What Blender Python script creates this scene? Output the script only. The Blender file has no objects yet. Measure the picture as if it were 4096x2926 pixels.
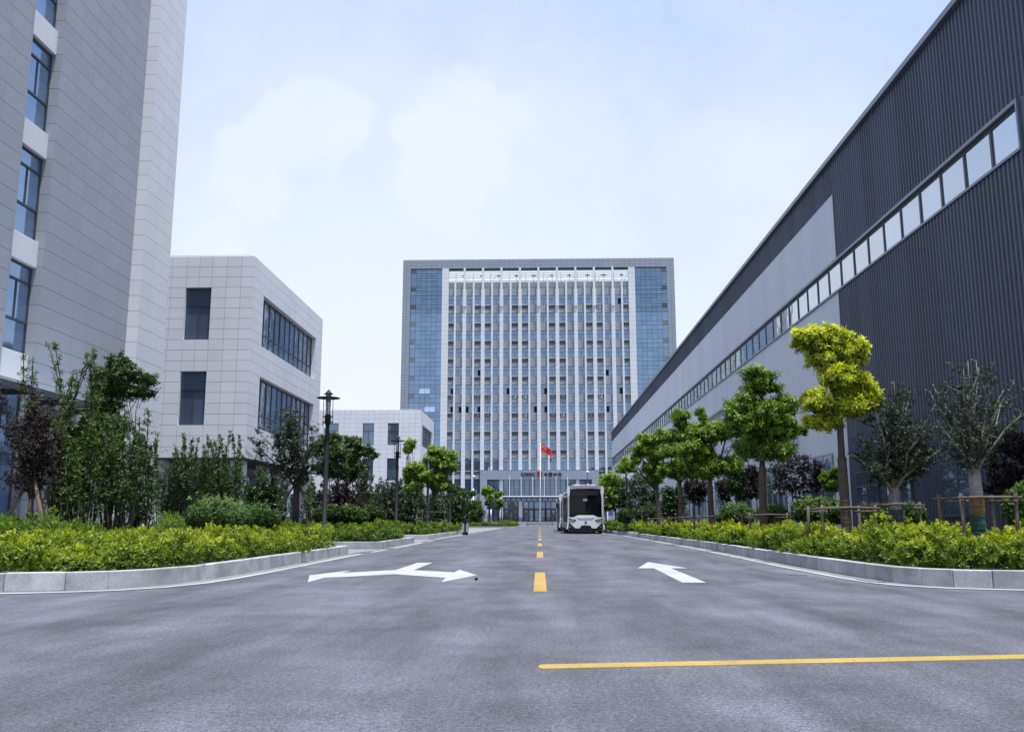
import bpy, bmesh, math, random
import numpy as np
from mathutils import Vector, Matrix

random.seed(7)
rng = np.random.default_rng(7)
R = math.radians
scene = bpy.context.scene
COL = scene.collection

# ------------------------------------------------------------------ camera
CAM_H, FPX = 0.76, 3600.0                       # eye height (m), focal length in photo pixels
PITCH, YAW = R(9.849), R(1.740)
cam_data = bpy.data.cameras.new('camera')
cam_data.sensor_width = 36.0
cam_data.lens = FPX / 4096.0 * 36.0
cam_data.clip_start, cam_data.clip_end = 0.05, 6000.0
cam = bpy.data.objects.new('camera', cam_data)
COL.objects.link(cam)
cam.location = (0, 0, CAM_H)
cam.rotation_euler = (math.pi / 2 + PITCH, 0, YAW)
scene.camera = cam

# ------------------------------------------------------------------ light
SUN_EL, SUN_AZ = 78.0, -38.0                    # elevation; degrees left (minus: right) of straight behind the camera
to_sun = Vector((-math.sin(R(SUN_AZ)) * math.cos(R(SUN_EL)), -math.cos(R(SUN_AZ)) * math.cos(R(SUN_EL)), math.sin(R(SUN_EL))))
sun_data = bpy.data.lights.new('sun', 'SUN')
sun_data.energy = 3.5
sun_data.angle = R(0.6)
sun_data.color = (1.0, 0.985, 0.955)
sun = bpy.data.objects.new('sun', sun_data)
COL.objects.link(sun)
sun.location = (-30, -40, 90)
sun.rotation_euler = to_sun.to_track_quat('Z', 'Y').to_euler()
scene.view_settings.view_transform = 'Standard'
scene.view_settings.look = 'None'
scene.view_settings.gamma = 1.0
scene.view_settings.use_curve_mapping = False
scene.view_settings.exposure = 0.88
SKY_STRENGTH = 0.145

# pixel (2273 wide overview of the photograph) at forward distance Y  ->  world point
_F = np.array([-math.sin(YAW) * math.cos(PITCH), math.cos(YAW) * math.cos(PITCH), math.sin(PITCH)])
_R = np.array([math.cos(YAW), math.sin(YAW), 0.0])
_U = np.cross(_R, _F)
OV = 4096.0 / 2273.0
def at(px, py, Y):
    r = _F * FPX + _R * (px * OV - 2048.0) + _U * (1463.0 - py * OV)
    t = Y / r[1]
    return Vector((r[0] * t, Y, CAM_H + r[2] * t))
def seen(p):                                    # (in frame?, depth)
    d = np.array([p[0], p[1], p[2] - CAM_H])
    z = d @ _F
    if z < 0.1:
        return False, 1e9
    u, v = FPX * (d @ _R) / z, FPX * (d @ _U) / z
    return abs(u) < 2060 and abs(v) < 1475, z

# ------------------------------------------------------------------ sky
world = bpy.data.worlds.new('World')
scene.world = world
world.use_nodes = True
def build_sky():
    nt = world.node_tree
    nd, lk = nt.nodes, nt.links
    nd.clear()
    out = nd.new('ShaderNodeOutputWorld')
    bg = nd.new('ShaderNodeBackground')
    bg.inputs['Strength'].default_value = SKY_STRENGTH
    sky = nd.new('ShaderNodeTexSky')
    sky.sky_type = 'NISHITA'
    sky.sun_disc = False
    sky.sun_elevation = R(SUN_EL)
    sky.sun_rotation = R(180 + SUN_AZ)
    sky.altitude = 0
    sky.air_density = 1.0
    sky.dust_density = 2.2
    sky.ozone_density = 1.6
    tc = nd.new('ShaderNodeTexCoord')
    def math_(op, a, b=None, c=None, clamp=False):
        n = nd.new('ShaderNodeMath'); n.operation = op; n.use_clamp = clamp
        for i, v in enumerate((a, b, c)):
            if v is None: continue
            if isinstance(v, (int, float)): n.inputs[i].default_value = v
            else: lk.new(v, n.inputs[i])
        return n.outputs[0]
    def noise(scale, detail, rough, vec=None, loc=(0, 0, 0), sc=(1, 1, 1)):
        mp = nd.new('ShaderNodeMapping'); lk.new(tc.outputs['Generated'], mp.inputs['Vector'])
        mp.inputs['Location'].default_value = loc; mp.inputs['Scale'].default_value = sc
        n = nd.new('ShaderNodeTexNoise'); lk.new(mp.outputs[0], n.inputs['Vector'])
        n.inputs['Scale'].default_value = scale; n.inputs['Detail'].default_value = detail; n.inputs['Roughness'].default_value = rough
        return n.outputs['Fac']
    def ramp(v, a, b):
        n = nd.new('ShaderNodeMapRange'); n.interpolation_type = 'SMOOTHSTEP'
        lk.new(v, n.inputs['Value']); n.inputs['From Min'].default_value = a; n.inputs['From Max'].default_value = b
        return n.outputs[0]
    # cumulus heads standing at certain directions, their outline broken by noise
    heads = [(690, 236, .046), (632, 258, .034), (750, 262, .036), (700, 300, .055), (600, 320, .038), (530, 335, .030), (560, 400, .05),
             (1055, 212, .040), (992, 262, .046), (1110, 262, .038), (930, 300, .034), (1040, 320, .07), (950, 400, .06), (820, 866, .030), (785, 890, .026), (850, 890, .03), (470, 540, .05)]
    best = None
    for px, py, rad in heads:
        d = (at(px, py, 100.0) - Vector((0, 0, CAM_H))).normalized()
        vm = nd.new('ShaderNodeVectorMath'); vm.operation = 'DISTANCE'
        lk.new(tc.outputs['Generated'], vm.inputs[0]); vm.inputs[1].default_value = d
        v = math_('SUBTRACT', 1.0, math_('DIVIDE', vm.outputs['Value'], rad))
        best = v if best is None else math_('SMOOTH_MAX', best, v, 0.25)
    soft = None
    for px, py, rad, amp in ((760, 470, .34, .95), (1020, 440, .32, .95), (560, 420, .22, .7), (1650, 380, .22, .55), (1500, 230, .16, .35)):
        d = (at(px, py, 100.0) - Vector((0, 0, CAM_H))).normalized()
        vm = nd.new('ShaderNodeVectorMath'); vm.operation = 'DISTANCE'
        lk.new(tc.outputs['Generated'], vm.inputs[0]); vm.inputs[1].default_value = d
        v = math_('MULTIPLY', math_('SUBTRACT', 1.0, math_('DIVIDE', vm.outputs['Value'], rad)), amp)
        soft = v if soft is None else math_('SMOOTH_MAX', soft, v, 0.2)
    n3 = noise(6, 9, .6, loc=(1, 3, 2))
    soft = ramp(math_('ADD', soft, math_('MULTIPLY', math_('SUBTRACT', n3, .5), .9)), .0, .62)
    n1 = noise(10, 13, .66)
    body = math_('ADD', best, math_('MULTIPLY', math_('SUBTRACT', n1, .5), 2.6))
    cum = ramp(body, -0.05, 0.50)
    # broad thin veil
    n2 = noise(3.2, 7, .55, loc=(.4, 0, .3), sc=(1, 1, 1.8))
    sep = nd.new('ShaderNodeSeparateXYZ'); lk.new(tc.outputs['Generated'], sep.inputs[0])
    low = ramp(sep.outputs['Z'], .62, .02)       # more veil towards the horizon
    veil = ramp(math_('ADD', n2, math_('MULTIPLY', low, .22)), .43, .78)
    horizon = ramp(sep.outputs['Z'], .50, .06)
    v1 = math_('MULTIPLY', veil, .30)
    v2 = math_('MULTIPLY', horizon, .86)
    shade = noise(7, 8, .6, loc=(2, 1, 0))
    cl = math_('MULTIPLY', cum, math_('ADD', .04, math_('MULTIPLY', shade, .70)))
    sf = math_('SUBTRACT', 1.0, math_('MULTIPLY', soft, .50))
    fac = math_('SUBTRACT', 1.0, math_('MULTIPLY', math_('MULTIPLY', math_('MULTIPLY', sf, math_('SUBTRACT', 1.0, v1)), math_('SUBTRACT', 1.0, v2)), math_('SUBTRACT', 1.0, cl)), clamp=True)
    # lift the clear sky a little towards the milky summer blue
    milk = nd.new('ShaderNodeMix'); milk.data_type = 'RGBA'
    milk.inputs['Factor'].default_value = .72
    lk.new(sky.outputs[0], milk.inputs['A']); milk.inputs['B'].default_value = (2.05, 2.62, 3.98, 1)
    mix = nd.new('ShaderNodeMix'); mix.data_type = 'RGBA'
    lk.new(fac, mix.inputs['Factor'])
    lk.new(milk.outputs['Result'], mix.inputs['A'])
    mix.inputs['B'].default_value = (3.48, 3.66, 3.95, 1)
    lk.new(mix.outputs['Result'], bg.inputs['Color'])
    lk.new(bg.outputs[0], out.inputs[0])
build_sky()

# ------------------------------------------------------------------ materials
MATS = {}
def base_mat(name):
    m = bpy.data.materials.new(name); m.use_nodes = True
    nt = m.node_tree
    b = nt.nodes['Principled BSDF']
    MATS[name] = m
    return m, nt, b
def rnd_node(nt):
    """one random number per object and per loose piece of a joined mesh"""
    oi = nt.nodes.new('ShaderNodeObjectInfo'); ge = nt.nodes.new('ShaderNodeNewGeometry')
    a = nt.nodes.new('ShaderNodeMath'); a.operation = 'ADD'
    nt.links.new(oi.outputs['Random'], a.inputs[0]); nt.links.new(ge.outputs['Random Per Island'], a.inputs[1])
    f = nt.nodes.new('ShaderNodeMath'); f.operation = 'FRACT'; nt.links.new(a.outputs[0], f.inputs[0])
    return f.outputs[0]
def scale_color(nt, col_socket, fac_socket):
    v = nt.nodes.new('ShaderNodeVectorMath'); v.operation = 'SCALE'
    nt.links.new(col_socket, v.inputs[0]); nt.links.new(fac_socket, v.inputs['Scale'])
    return v.outputs[0]
def mrange(nt, v, lo, hi, a=0.0, b=1.0):
    n = nt.nodes.new('ShaderNodeMapRange'); nt.links.new(v, n.inputs['Value'])
    n.inputs['From Min'].default_value = a; n.inputs['From Max'].default_value = b
    n.inputs['To Min'].default_value = lo; n.inputs['To Max'].default_value = hi
    return n.outputs[0]
def tex_noise(nt, scale, detail=4, rough=.55, stretch=(1, 1, 1), coord='Object', rot=0.0):
    tc = nt.nodes.new('ShaderNodeTexCoord'); mp = nt.nodes.new('ShaderNodeMapping')
    if coord == 'World':
        g = nt.nodes.new('ShaderNodeNewGeometry'); nt.links.new(g.outputs['Position'], mp.inputs['Vector'])
    else:
        nt.links.new(tc.outputs[coord], mp.inputs['Vector'])
    mp.inputs['Scale'].default_value = stretch; mp.inputs['Rotation'].default_value = (0, 0, rot)
    n = nt.nodes.new('ShaderNodeTexNoise'); nt.links.new(mp.outputs[0], n.inputs['Vector'])
    n.inputs['Scale'].default_value = scale; n.inputs['Detail'].default_value = detail; n.inputs['Roughness'].default_value = rough
    return n.outputs['Fac']
def mat(name, col, rough=.6, metal=0.0, var=.06, stain=.10, stain_scale=.6, grain=.06, grain_scale=40, bump=0.0, spec=.5, stretch=(1, 1, 1), coat=0.0):
    m, nt, b = base_mat(name)
    rgb = nt.nodes.new('ShaderNodeRGB'); rgb.outputs[0].default_value = (*col, 1)
    c = rgb.outputs[0]
    if var: c = scale_color(nt, c, mrange(nt, rnd_node(nt), 1 - var, 1 + var))
    if stain: c = scale_color(nt, c, mrange(nt, tex_noise(nt, stain_scale, 5, .6, stretch, 'World'), 1 - stain, 1 + stain, .3, .7))
    if grain:
        g = tex_noise(nt, grain_scale, 3, .6, (1, 1, 1), 'World')
        c = scale_color(nt, c, mrange(nt, g, 1 - grain, 1 + grain, .3, .7))
        if bump:
            bp = nt.nodes.new('ShaderNodeBump'); bp.inputs['Strength'].default_value = bump; bp.inputs['Distance'].default_value = .01
            nt.links.new(g, bp.inputs['Height']); nt.links.new(bp.outputs[0], b.inputs['Normal'])
    nt.links.new(c, b.inputs['Base Color'])
    b.inputs['Roughness'].default_value = rough; b.inputs['Metallic'].default_value = metal
    b.inputs['Specular IOR Level'].default_value = spec
    b.inputs['Coat Weight'].default_value = coat
    return m
def glass_mat(name, col, metal, rough=.04, wave=.02, wscale=.9, var=.12):
    m, nt, b = base_mat(name)
    rgb = nt.nodes.new('ShaderNodeRGB'); rgb.outputs[0].default_value = (*col, 1)
    c = scale_color(nt, rgb.outputs[0], mrange(nt, rnd_node(nt), 1 - var, 1 + var))
    nt.links.new(c, b.inputs['Base Color'])
    b.inputs['Metallic'].default_value = metal; b.inputs['Roughness'].default_value = rough
    n = tex_noise(nt, wscale, 2, .5, (1, 1, 1), 'World')
    bp = nt.nodes.new('ShaderNodeBump'); bp.inputs['Strength'].default_value = 1.0; bp.inputs['Distance'].default_value = wave
    nt.links.new(n, bp.inputs['Height']); nt.links.new(bp.outputs[0], b.inputs['Normal'])
    return m
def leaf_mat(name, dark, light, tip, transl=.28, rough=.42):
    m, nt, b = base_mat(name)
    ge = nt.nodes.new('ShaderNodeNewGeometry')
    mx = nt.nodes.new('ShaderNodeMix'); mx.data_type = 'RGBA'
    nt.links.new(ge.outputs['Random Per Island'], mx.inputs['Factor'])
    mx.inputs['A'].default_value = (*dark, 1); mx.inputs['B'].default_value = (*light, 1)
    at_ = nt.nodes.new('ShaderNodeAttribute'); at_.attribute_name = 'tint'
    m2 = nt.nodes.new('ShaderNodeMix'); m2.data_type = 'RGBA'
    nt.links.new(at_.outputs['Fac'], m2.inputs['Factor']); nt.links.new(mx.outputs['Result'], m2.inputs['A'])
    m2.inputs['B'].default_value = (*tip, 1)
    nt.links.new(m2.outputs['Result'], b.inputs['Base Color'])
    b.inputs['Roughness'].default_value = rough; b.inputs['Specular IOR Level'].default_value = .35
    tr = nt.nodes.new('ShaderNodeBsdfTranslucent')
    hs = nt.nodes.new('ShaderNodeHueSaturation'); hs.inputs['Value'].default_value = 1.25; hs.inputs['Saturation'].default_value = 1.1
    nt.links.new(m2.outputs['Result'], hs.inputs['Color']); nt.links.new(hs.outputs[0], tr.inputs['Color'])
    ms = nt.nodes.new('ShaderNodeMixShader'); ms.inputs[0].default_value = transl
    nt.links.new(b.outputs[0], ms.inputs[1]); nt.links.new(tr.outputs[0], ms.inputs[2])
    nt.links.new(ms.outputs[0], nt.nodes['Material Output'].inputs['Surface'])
    return m

def asphalt_mat():
    m, nt, b = base_mat('asphalt')
    rgb = nt.nodes.new('ShaderNodeRGB'); rgb.outputs[0].default_value = (.079, .081, .099, 1)
    c = rgb.outputs[0]
    streak = tex_noise(nt, .9, 6, .65, (1.3, .22, 1), 'World')
    c = scale_color(nt, c, mrange(nt, streak, .68, 1.34, .37, .65))
    mid = tex_noise(nt, 1.1, 7, .68, (1, 1, 1), 'World')
    c = scale_color(nt, c, mrange(nt, mid, .80, 1.22, .36, .64))
    track = tex_noise(nt, .8, 5, .6, (.9, .16, 1), 'World', rot=.55)
    c = scale_color(nt, c, mrange(nt, track, .88, 1.12, .36, .64))
    big = tex_noise(nt, .16, 4, .55, (1, .6, 1), 'World')
    c = scale_color(nt, c, mrange(nt, big, .92, 1.08, .3, .7))
    coarse = tex_noise(nt, 38, 4, .8, (1, 1, 1), 'World')
    c = scale_color(nt, c, mrange(nt, coarse, .48, 1.58, .32, .68))
    # wheel tracks along the avenue
    g = nt.nodes.new('ShaderNodeNewGeometry'); sp = nt.nodes.new('ShaderNodeSeparateXYZ'); nt.links.new(g.outputs['Position'], sp.inputs[0])
    grain = tex_noise(nt, 95, 3, .75, (1, 1, 1), 'World')
    c = scale_color(nt, c, mrange(nt, grain, .35, 1.75, .3, .7))
    speck = nt.nodes.new('ShaderNodeTexVoronoi'); speck.inputs['Scale'].default_value = 34
    nt.links.new(g.outputs['Position'], speck.inputs['Vector'])
    sm = mrange(nt, speck.outputs['Distance'], 1.0, 0.0, .06, .16)
    wn = nt.nodes.new('ShaderNodeMath'); wn.operation = 'MULTIPLY'
    sx = nt.nodes.new('ShaderNodeSeparateColor'); nt.links.new(speck.outputs['Color'], sx.inputs[0])
    gt = nt.nodes.new('ShaderNodeMath'); gt.operation = 'GREATER_THAN'; gt.inputs[1].default_value = .80
    nt.links.new(sx.outputs[0], gt.inputs[0])
    cl = nt.nodes.new('ShaderNodeClamp'); nt.links.new(sm, cl.inputs[0])
    nt.links.new(cl.outputs[0], wn.inputs[0]); nt.links.new(gt.outputs[0], wn.inputs[1])
    mx = nt.nodes.new('ShaderNodeMix'); mx.data_type = 'RGBA'
    fm = nt.nodes.new('ShaderNodeMath'); fm.operation = 'MULTIPLY'; fm.inputs[1].default_value = .75
    nt.links.new(wn.outputs[0], fm.inputs[0])
    nt.links.new(fm.outputs[0], mx.inputs['Factor']); nt.links.new(c, mx.inputs['A']); mx.inputs['B'].default_value = (.27, .27, .29, 1)
    nt.links.new(mx.outputs['Result'], b.inputs['Base Color'])
    b.inputs['Roughness'].default_value = .78; b.inputs['Specular IOR Level'].default_value = .35
    bp = nt.nodes.new('ShaderNodeBump'); bp.inputs['Strength'].default_value = .55; bp.inputs['Distance'].default_value = .006
    nt.links.new(grain, bp.inputs['Height']); nt.links.new(bp.outputs[0], b.inputs['Normal'])
    return m
def paint_mat(name, col, wear=.0):
    m, nt, b = base_mat(name)
    mx = nt.nodes.new('ShaderNodeMix'); mx.data_type = 'RGBA'
    n = tex_noise(nt, 30, 6, .8, (1, 1, 1), 'World')
    nt.links.new(mrange(nt, n, 0, .9, .54, .68), mx.inputs['Factor'])
    mx.inputs['A'].default_value = (*col, 1); mx.inputs['B'].default_value = (.095, .095, .11, 1)
    c = scale_color(nt, mx.outputs['Result'], mrange(nt, tex_noise(nt, 2.0, 6, .65, (1, .4, 1), 'World'), .78, 1.12, .3, .7))
    nt.links.new(c, b.inputs['Base Color']); b.inputs['Roughness'].default_value = .7; b.inputs['Specular IOR Level'].default_value = .3
    return m

M_ASPHALT = asphalt_mat()
M_WHITE_PAINT = paint_mat('white_paint', (.39, .39, .395), .0)
M_SEAM = mat('asphalt_seam', (.060, .061, .075), .8, var=0, stain=.2, stain_scale=3, grain=.3, grain_scale=40)
M_YELLOW_PAINT = paint_mat('yellow_paint', (.37, .258, .064), .0)
M_GRASS = mat('grass_ground', (.07, .10, .035), .9, var=0, stain=.3, grain=.3, grain_scale=8)
M_SOIL = mat('soil', (.055, .045, .032), .95, var=0, stain=.2, grain=.35, grain_scale=22, bump=.6)
M_PAVE = mat('pale_paving', (.20, .20, .21), .8, var=.05, stain=.10, grain=.10, grain_scale=60)
M_GUTTER = mat('gutter_concrete', (.17, .17, .175), .85, var=.03, stain=.14, stain_scale=1.5, grain=.14, grain_scale=50)
M_KERB = mat('kerb_granite', (.36, .365, .385), .75, var=.20, stain=.30, stain_scale=2.6, grain=.24, grain_scale=75, bump=.25)
M_GREY_STONE = mat('grey_stone_panel', (.298, .315, .358), .7, var=.035, stain=.05, stain_scale=.35, grain=.05, grain_scale=30)
M_CREAM = mat('cream_panel', (.61, .62, .645), .65, var=.03, stain=.05, stain_scale=.4, grain=.03, grain_scale=30, stretch=(1, 1, .4))
M_JOINT = mat('joint_dark', (.09, .09, .10), .9, var=0, stain=0, grain=0)
M_JOINT_PALE = mat('joint_grey', (.12, .12, .13), .9, var=0, stain=0, grain=0)
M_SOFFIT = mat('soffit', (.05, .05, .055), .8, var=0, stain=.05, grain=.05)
M_FRAME = mat('dark_window_frame', (.045, .05, .065), .45, var=.05, stain=0, grain=0)
M_GLASS_L1 = glass_mat('window_glass_blue', (.24, .35, .52), .72, wave=.004)
M_GLASS_LAB = glass_mat('window_glass_dark', (.17, .235, .33), .65, wave=.007, wscale=1.3, var=.2)
M_GLASS_TOWER = glass_mat('window_glass_tower', (.19, .275, .39), .82, wave=.006, var=.10)
M_GLASS_CURTAIN = glass_mat('curtain_wall_glass', (.20, .30, .43), .85, wave=.01, var=.10)
M_GLASS_HALL = glass_mat('strip_window_glass', (.60, .65, .70), .80, wave=.006, var=.05)
M_DARK_INT = mat('dark_interior', (.018, .02, .024), .8, var=0, stain=0, grain=0)
M_TOWER_GREY = mat('tower_grey_granite', (.255, .29, .355), .7, var=.03, stain=.05, stain_scale=.12, grain=.04, grain_scale=8)
M_TOWER_SPAN = mat('tower_spandrel', (.285, .305, .35), .7, var=.03, stain=.04, stain_scale=.2, grain=.04, grain_scale=8)
M_TOWER_WHITE = mat('tower_white_cladding', (.64, .645, .67), .65, var=.03, stain=.04, stain_scale=.15, grain=.02)
M_LOUVRE = mat('louvre_metal', (.42, .45, .50), .4, metal=.3, var=.04, stain=0, grain=0)
M_LOUVRE_DARK = mat('louvre_dark', (.075, .09, .12), .45, var=.04, stain=0, grain=0)
M_RECESS = mat('recess_grey', (.17, .175, .19), .8, var=.12, stain=0, grain=0)
M_STEEL = mat('galvanised_steel', (.42, .43, .45), .45, metal=.5, var=.05, stain=.06, grain=.03)
M_BROWN = mat('bronze_door_frame', (.115, .062, .05), .5, var=.08, stain=.05, grain=0)
M_DARK_CLAD = mat('dark_metal_cladding', (.055, .069, .108), .40, metal=.0, var=.20, stain=.10, stain_scale=.5, grain=.03, stretch=(1, 1, .15))
M_LIGHT_CLAD = mat('silver_metal_cladding', (.60, .625, .69), .5, metal=.0, var=.03, stain=.04, stain_scale=.5, grain=.02, stretch=(1, 1, .15))
M_FLASH = mat('flashing_metal', (.20, .225, .28), .4, metal=.4, var=.03, stain=.05, grain=0)
M_RED_TRIM = mat('rusty_trim', (.19, .12, .11), .6, var=.03, stain=.05, grain=0)
M_BLACK = mat('black_paint', (.010, .010, .012), .6, spec=.25, var=.04, stain=.05, grain=.03)
M_LAMP_GLASS = glass_mat('lamp_glass', (.62, .68, .74), .35, wave=.002)
M_BUS_WHITE = mat('bus_white_paint', (.72, .72, .71), .28, var=.02, stain=.04, stain_scale=1.2, grain=0, coat=.4)
M_BUS_GREY = mat('bus_grey_paint', (.30, .30, .36), .35, var=.02, stain=.05, grain=0, coat=.3)
M_BUS_BLACK = mat('bus_black', (.012, .012, .014), .35, var=.02, stain=.1, grain=0)
M_BUS_GLASS = glass_mat('bus_glass', (.006, .007, .009), .0, rough=.08, wave=.002)
M_BUS_GLASS.node_tree.nodes['Principled BSDF'].inputs['Specular IOR Level'].default_value = .25
M_BUS_GREEN = mat('bus_green_paint', (.07, .36, .12), .35, var=0, stain=.05, grain=0)
M_RUBBER = mat('rubber', (.018, .018, .018), .85, var=.05, stain=.1, grain=.1)
M_LENS = mat('lamp_lens', (.62, .66, .72), .15, metal=.6, var=.05, stain=0, grain=0)
M_RED = mat('red_cloth', (.52, .018, .03), .7, var=.02, stain=.06, stain_scale=2, grain=.03)
M_SIGN_RED = mat('sign_red', (.36, .02, .028), .5, var=.02, stain=0, grain=0)
M_SIGN_BLACK = mat('sign_black', (.022, .022, .026), .5, var=.02, stain=0, grain=0)
M_STAR = mat('star_yellow', (.80, .55, .03), .6, var=0, stain=0, grain=0)
M_WHITE = mat('white_enamel', (.72, .73, .75), .4, var=.03, stain=.05, grain=0)
M_BLUE = mat('blue_enamel', (.08, .11, .42), .4, var=.03, stain=.05, grain=0)
M_BARK = mat('grey_brown_bark', (.055, .042, .034), .9, var=.05, stain=.25, stain_scale=6, grain=.3, grain_scale=60, bump=.8)
M_BARK_PALE = mat('pale_bark', (.20, .185, .16), .85, var=.05, stain=.28, stain_scale=7, grain=.25, grain_scale=60, bump=.6)
M_BARK_DARK = mat('dark_bark', (.045, .035, .028), .9, var=.05, stain=.2, stain_scale=6, grain=.3, grain_scale=60, bump=.8)
M_ROPE = mat('straw_rope', (.085, .064, .050), .95, var=.1, stain=.25, stain_scale=9, grain=.3, grain_scale=80, bump=.7)
M_NET = mat('green_trunk_net', (.010, .055, .042), .8, var=.1, stain=.25, stain_scale=9, grain=.3, grain_scale=80)
M_NET_GREY = mat('grey_trunk_net', (.035, .045, .05), .85, var=.1, stain=.25, stain_scale=9, grain=.3, grain_scale=80)
M_STRAW = mat('straw', (.15, .095, .042), .95, var=.1, stain=.3, stain_scale=12, grain=.3, grain_scale=80)
M_STAKE = mat('wooden_stake', (.105, .078, .064), .85, var=.15, stain=.25, stain_scale=5, grain=.25, grain_scale=50, bump=.5)
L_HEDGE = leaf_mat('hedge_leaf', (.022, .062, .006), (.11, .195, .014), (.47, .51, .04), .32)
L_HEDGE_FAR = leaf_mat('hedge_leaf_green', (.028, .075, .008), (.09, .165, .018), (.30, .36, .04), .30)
L_GREEN = leaf_mat('ground_shrub_leaf', (.030, .085, .010), (.09, .18, .020), (.28, .38, .045), .30)
L_CAMPHOR = leaf_mat('camphor_leaf', (.022, .072, .008), (.075, .165, .016), (.32, .45, .055), .32, .42)
L_YELLOW = leaf_mat('yellow_camphor_leaf', (.055, .105, .012), (.30, .37, .03), (.62, .66, .06), .36, .45)
L_DARK = leaf_mat('dark_leaf', (.009, .028, .007), (.030, .068, .014), (.08, .13, .03), .20, .35)
L_DUSK = leaf_mat('dull_dark_leaf', (.010, .020, .010), (.030, .050, .020), (.07, .095, .04), .18, .5)
L_SHRUB = leaf_mat('upright_shrub_leaf', (.008, .030, .005), (.034, .085, .011), (.15, .24, .04), .25)
L_PLUM = leaf_mat('purple_leaf', (.008, .006, .006), (.020, .013, .013), (.050, .020, .020), .12, .5)
L_BUSH = leaf_mat('glossy_bush_leaf', (.012, .042, .008), (.05, .115, .018), (.16, .25, .06), .22, .5)
M_PETAL = leaf_mat('pale_petal', (.75, .70, .72), (.80, .76, .78), (.75, .35, .42), .2)

# ------------------------------------------------------------------ helpers
WLOC = {}
def tag(o, label=None, cat=None, group=None, kind=None):
    if label: o['label'] = label
    if cat: o['category'] = cat
    if group: o['group'] = group
    if kind: o['kind'] = kind
    return o
def thing(name, loc, label, cat, group=None):
    o = bpy.data.objects.new(name, None); COL.objects.link(o)
    o.empty_display_size = .3
    o.location = loc; WLOC[o.name] = Vector(loc)
    return tag(o, label, cat, group)
def wl(o):
    return WLOC.get(o.name, Vector((0, 0, 0))) if o is not None else Vector((0, 0, 0))
def put(name, me, parent=None, loc=(0, 0, 0), rot=None):
    """link a mesh at a WORLD location under parent"""
    o = bpy.data.objects.new(name, me); COL.objects.link(o)
    loc = Vector(loc)
    if parent is not None:
        o.parent = parent
        o.location = loc - wl(parent)
    else:
        o.location = loc
    WLOC[o.name] = loc
    if rot: o.rotation_euler = rot
    return o
class MB:
    """collects shapes in world coordinates; build() links them as one mesh object"""
    def __init__(self): self.v, self.f = [], []
    def poly(self, pts):
        n = len(self.v); self.v += [tuple(p) for p in pts]; self.f.append(tuple(range(n, n + len(pts))))
        return self
    def box(self, x0, x1, y0, y1, z0, z1):
        n = len(self.v)
        self.v += [(x0, y0, z0), (x1, y0, z0), (x1, y1, z0), (x0, y1, z0), (x0, y0, z1), (x1, y0, z1), (x1, y1, z1), (x0, y1, z1)]
        self.f += [tuple(n + i for i in q) for q in ((3, 2, 1, 0), (4, 5, 6, 7), (0, 1, 5, 4), (1, 2, 6, 5), (2, 3, 7, 6), (3, 0, 4, 7))]
        return self
    def prism(self, poly, axis, a, b):
        """poly in the two other axes, extruded along axis from a to b"""
        def p3(p, t):
            return (t, p[0], p[1]) if axis == 'x' else (p[0], t, p[1]) if axis == 'y' else (p[0], p[1], t)
        n, k = len(self.v), len(poly)
        self.v += [p3(p, a) for p in poly] + [p3(p, b) for p in poly]
        self.f.append(tuple(n + i for i in range(k))); self.f.append(tuple(n + k + i for i in reversed(range(k))))
        for i in range(k):
            j = (i + 1) % k
            self.f.append((n + i, n + k + i, n + k + j, n + j))
        return self
    def tube(self, path, rad, k=8, cap=True):
        path = [Vector(p) for p in path]
        if isinstance(rad, (int, float)): rad = [rad] * len(path)
        rings = []
        ref = Vector((.31, .95, .07))
        for i, p in enumerate(path):
            d = (path[min(i + 1, len(path) - 1)] - path[max(i - 1, 0)])
            d = d.normalized() if d.length > 1e-9 else Vector((0, 0, 1))
            a = d.cross(ref)
            if a.length < 1e-3: a = d.cross(Vector((1, 0, 0)))
            a.normalize(); b = d.cross(a)
            n = len(self.v); rings.append(n)
            for j in range(k):
                t = 2 * math.pi * j / k
                self.v.append(tuple(p + (a * math.cos(t) + b * math.sin(t)) * rad[i]))
        for r0, r1 in zip(rings, rings[1:]):
            for j in range(k):
                self.f.append((r0 + j, r0 + (j + 1) % k, r1 + (j + 1) % k, r1 + j))
        if cap:
            self.f.append(tuple(rings[0] + j for j in reversed(range(k)))); self.f.append(tuple(rings[-1] + j for j in range(k)))
        return self
    def lathe(self, c, prof, k=16):
        """prof = [(radius, z)...] round a vertical axis at c"""
        rings = []
        for r, z in prof:
            n = len(self.v); rings.append(n)
            for j in range(k):
                t = 2 * math.pi * j / k
                self.v.append((c[0] + r * math.cos(t), c[1] + r * math.sin(t), c[2] + z))
        for r0, r1 in zip(rings, rings[1:]):
            for j in range(k):
                self.f.append((r0 + j, r0 + (j + 1) % k, r1 + (j + 1) % k, r1 + j))
        self.f.append(tuple(rings[0] + j for j in reversed(range(k)))); self.f.append(tuple(rings[-1] + j for j in range(k)))
        return self
    def build(self, name, m, parent=None, smooth=False, kind=None, origin=None):
        o0 = Vector(origin) if origin is not None else (wl(parent) if parent is not None else Vector((0, 0, 0)))
        me = bpy.data.meshes.new(name)
        me.from_pydata([(x - o0.x, y - o0.y, z - o0.z) for x, y, z in self.v], [], self.f)
        me.materials.append(m)
        if smooth:
            me.polygons.foreach_set('use_smooth', [True] * len(me.polygons))
        me.update()
        o = put(name, me, parent, o0)
        if kind: o['kind'] = kind
        return o
_BOX = {}
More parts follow.
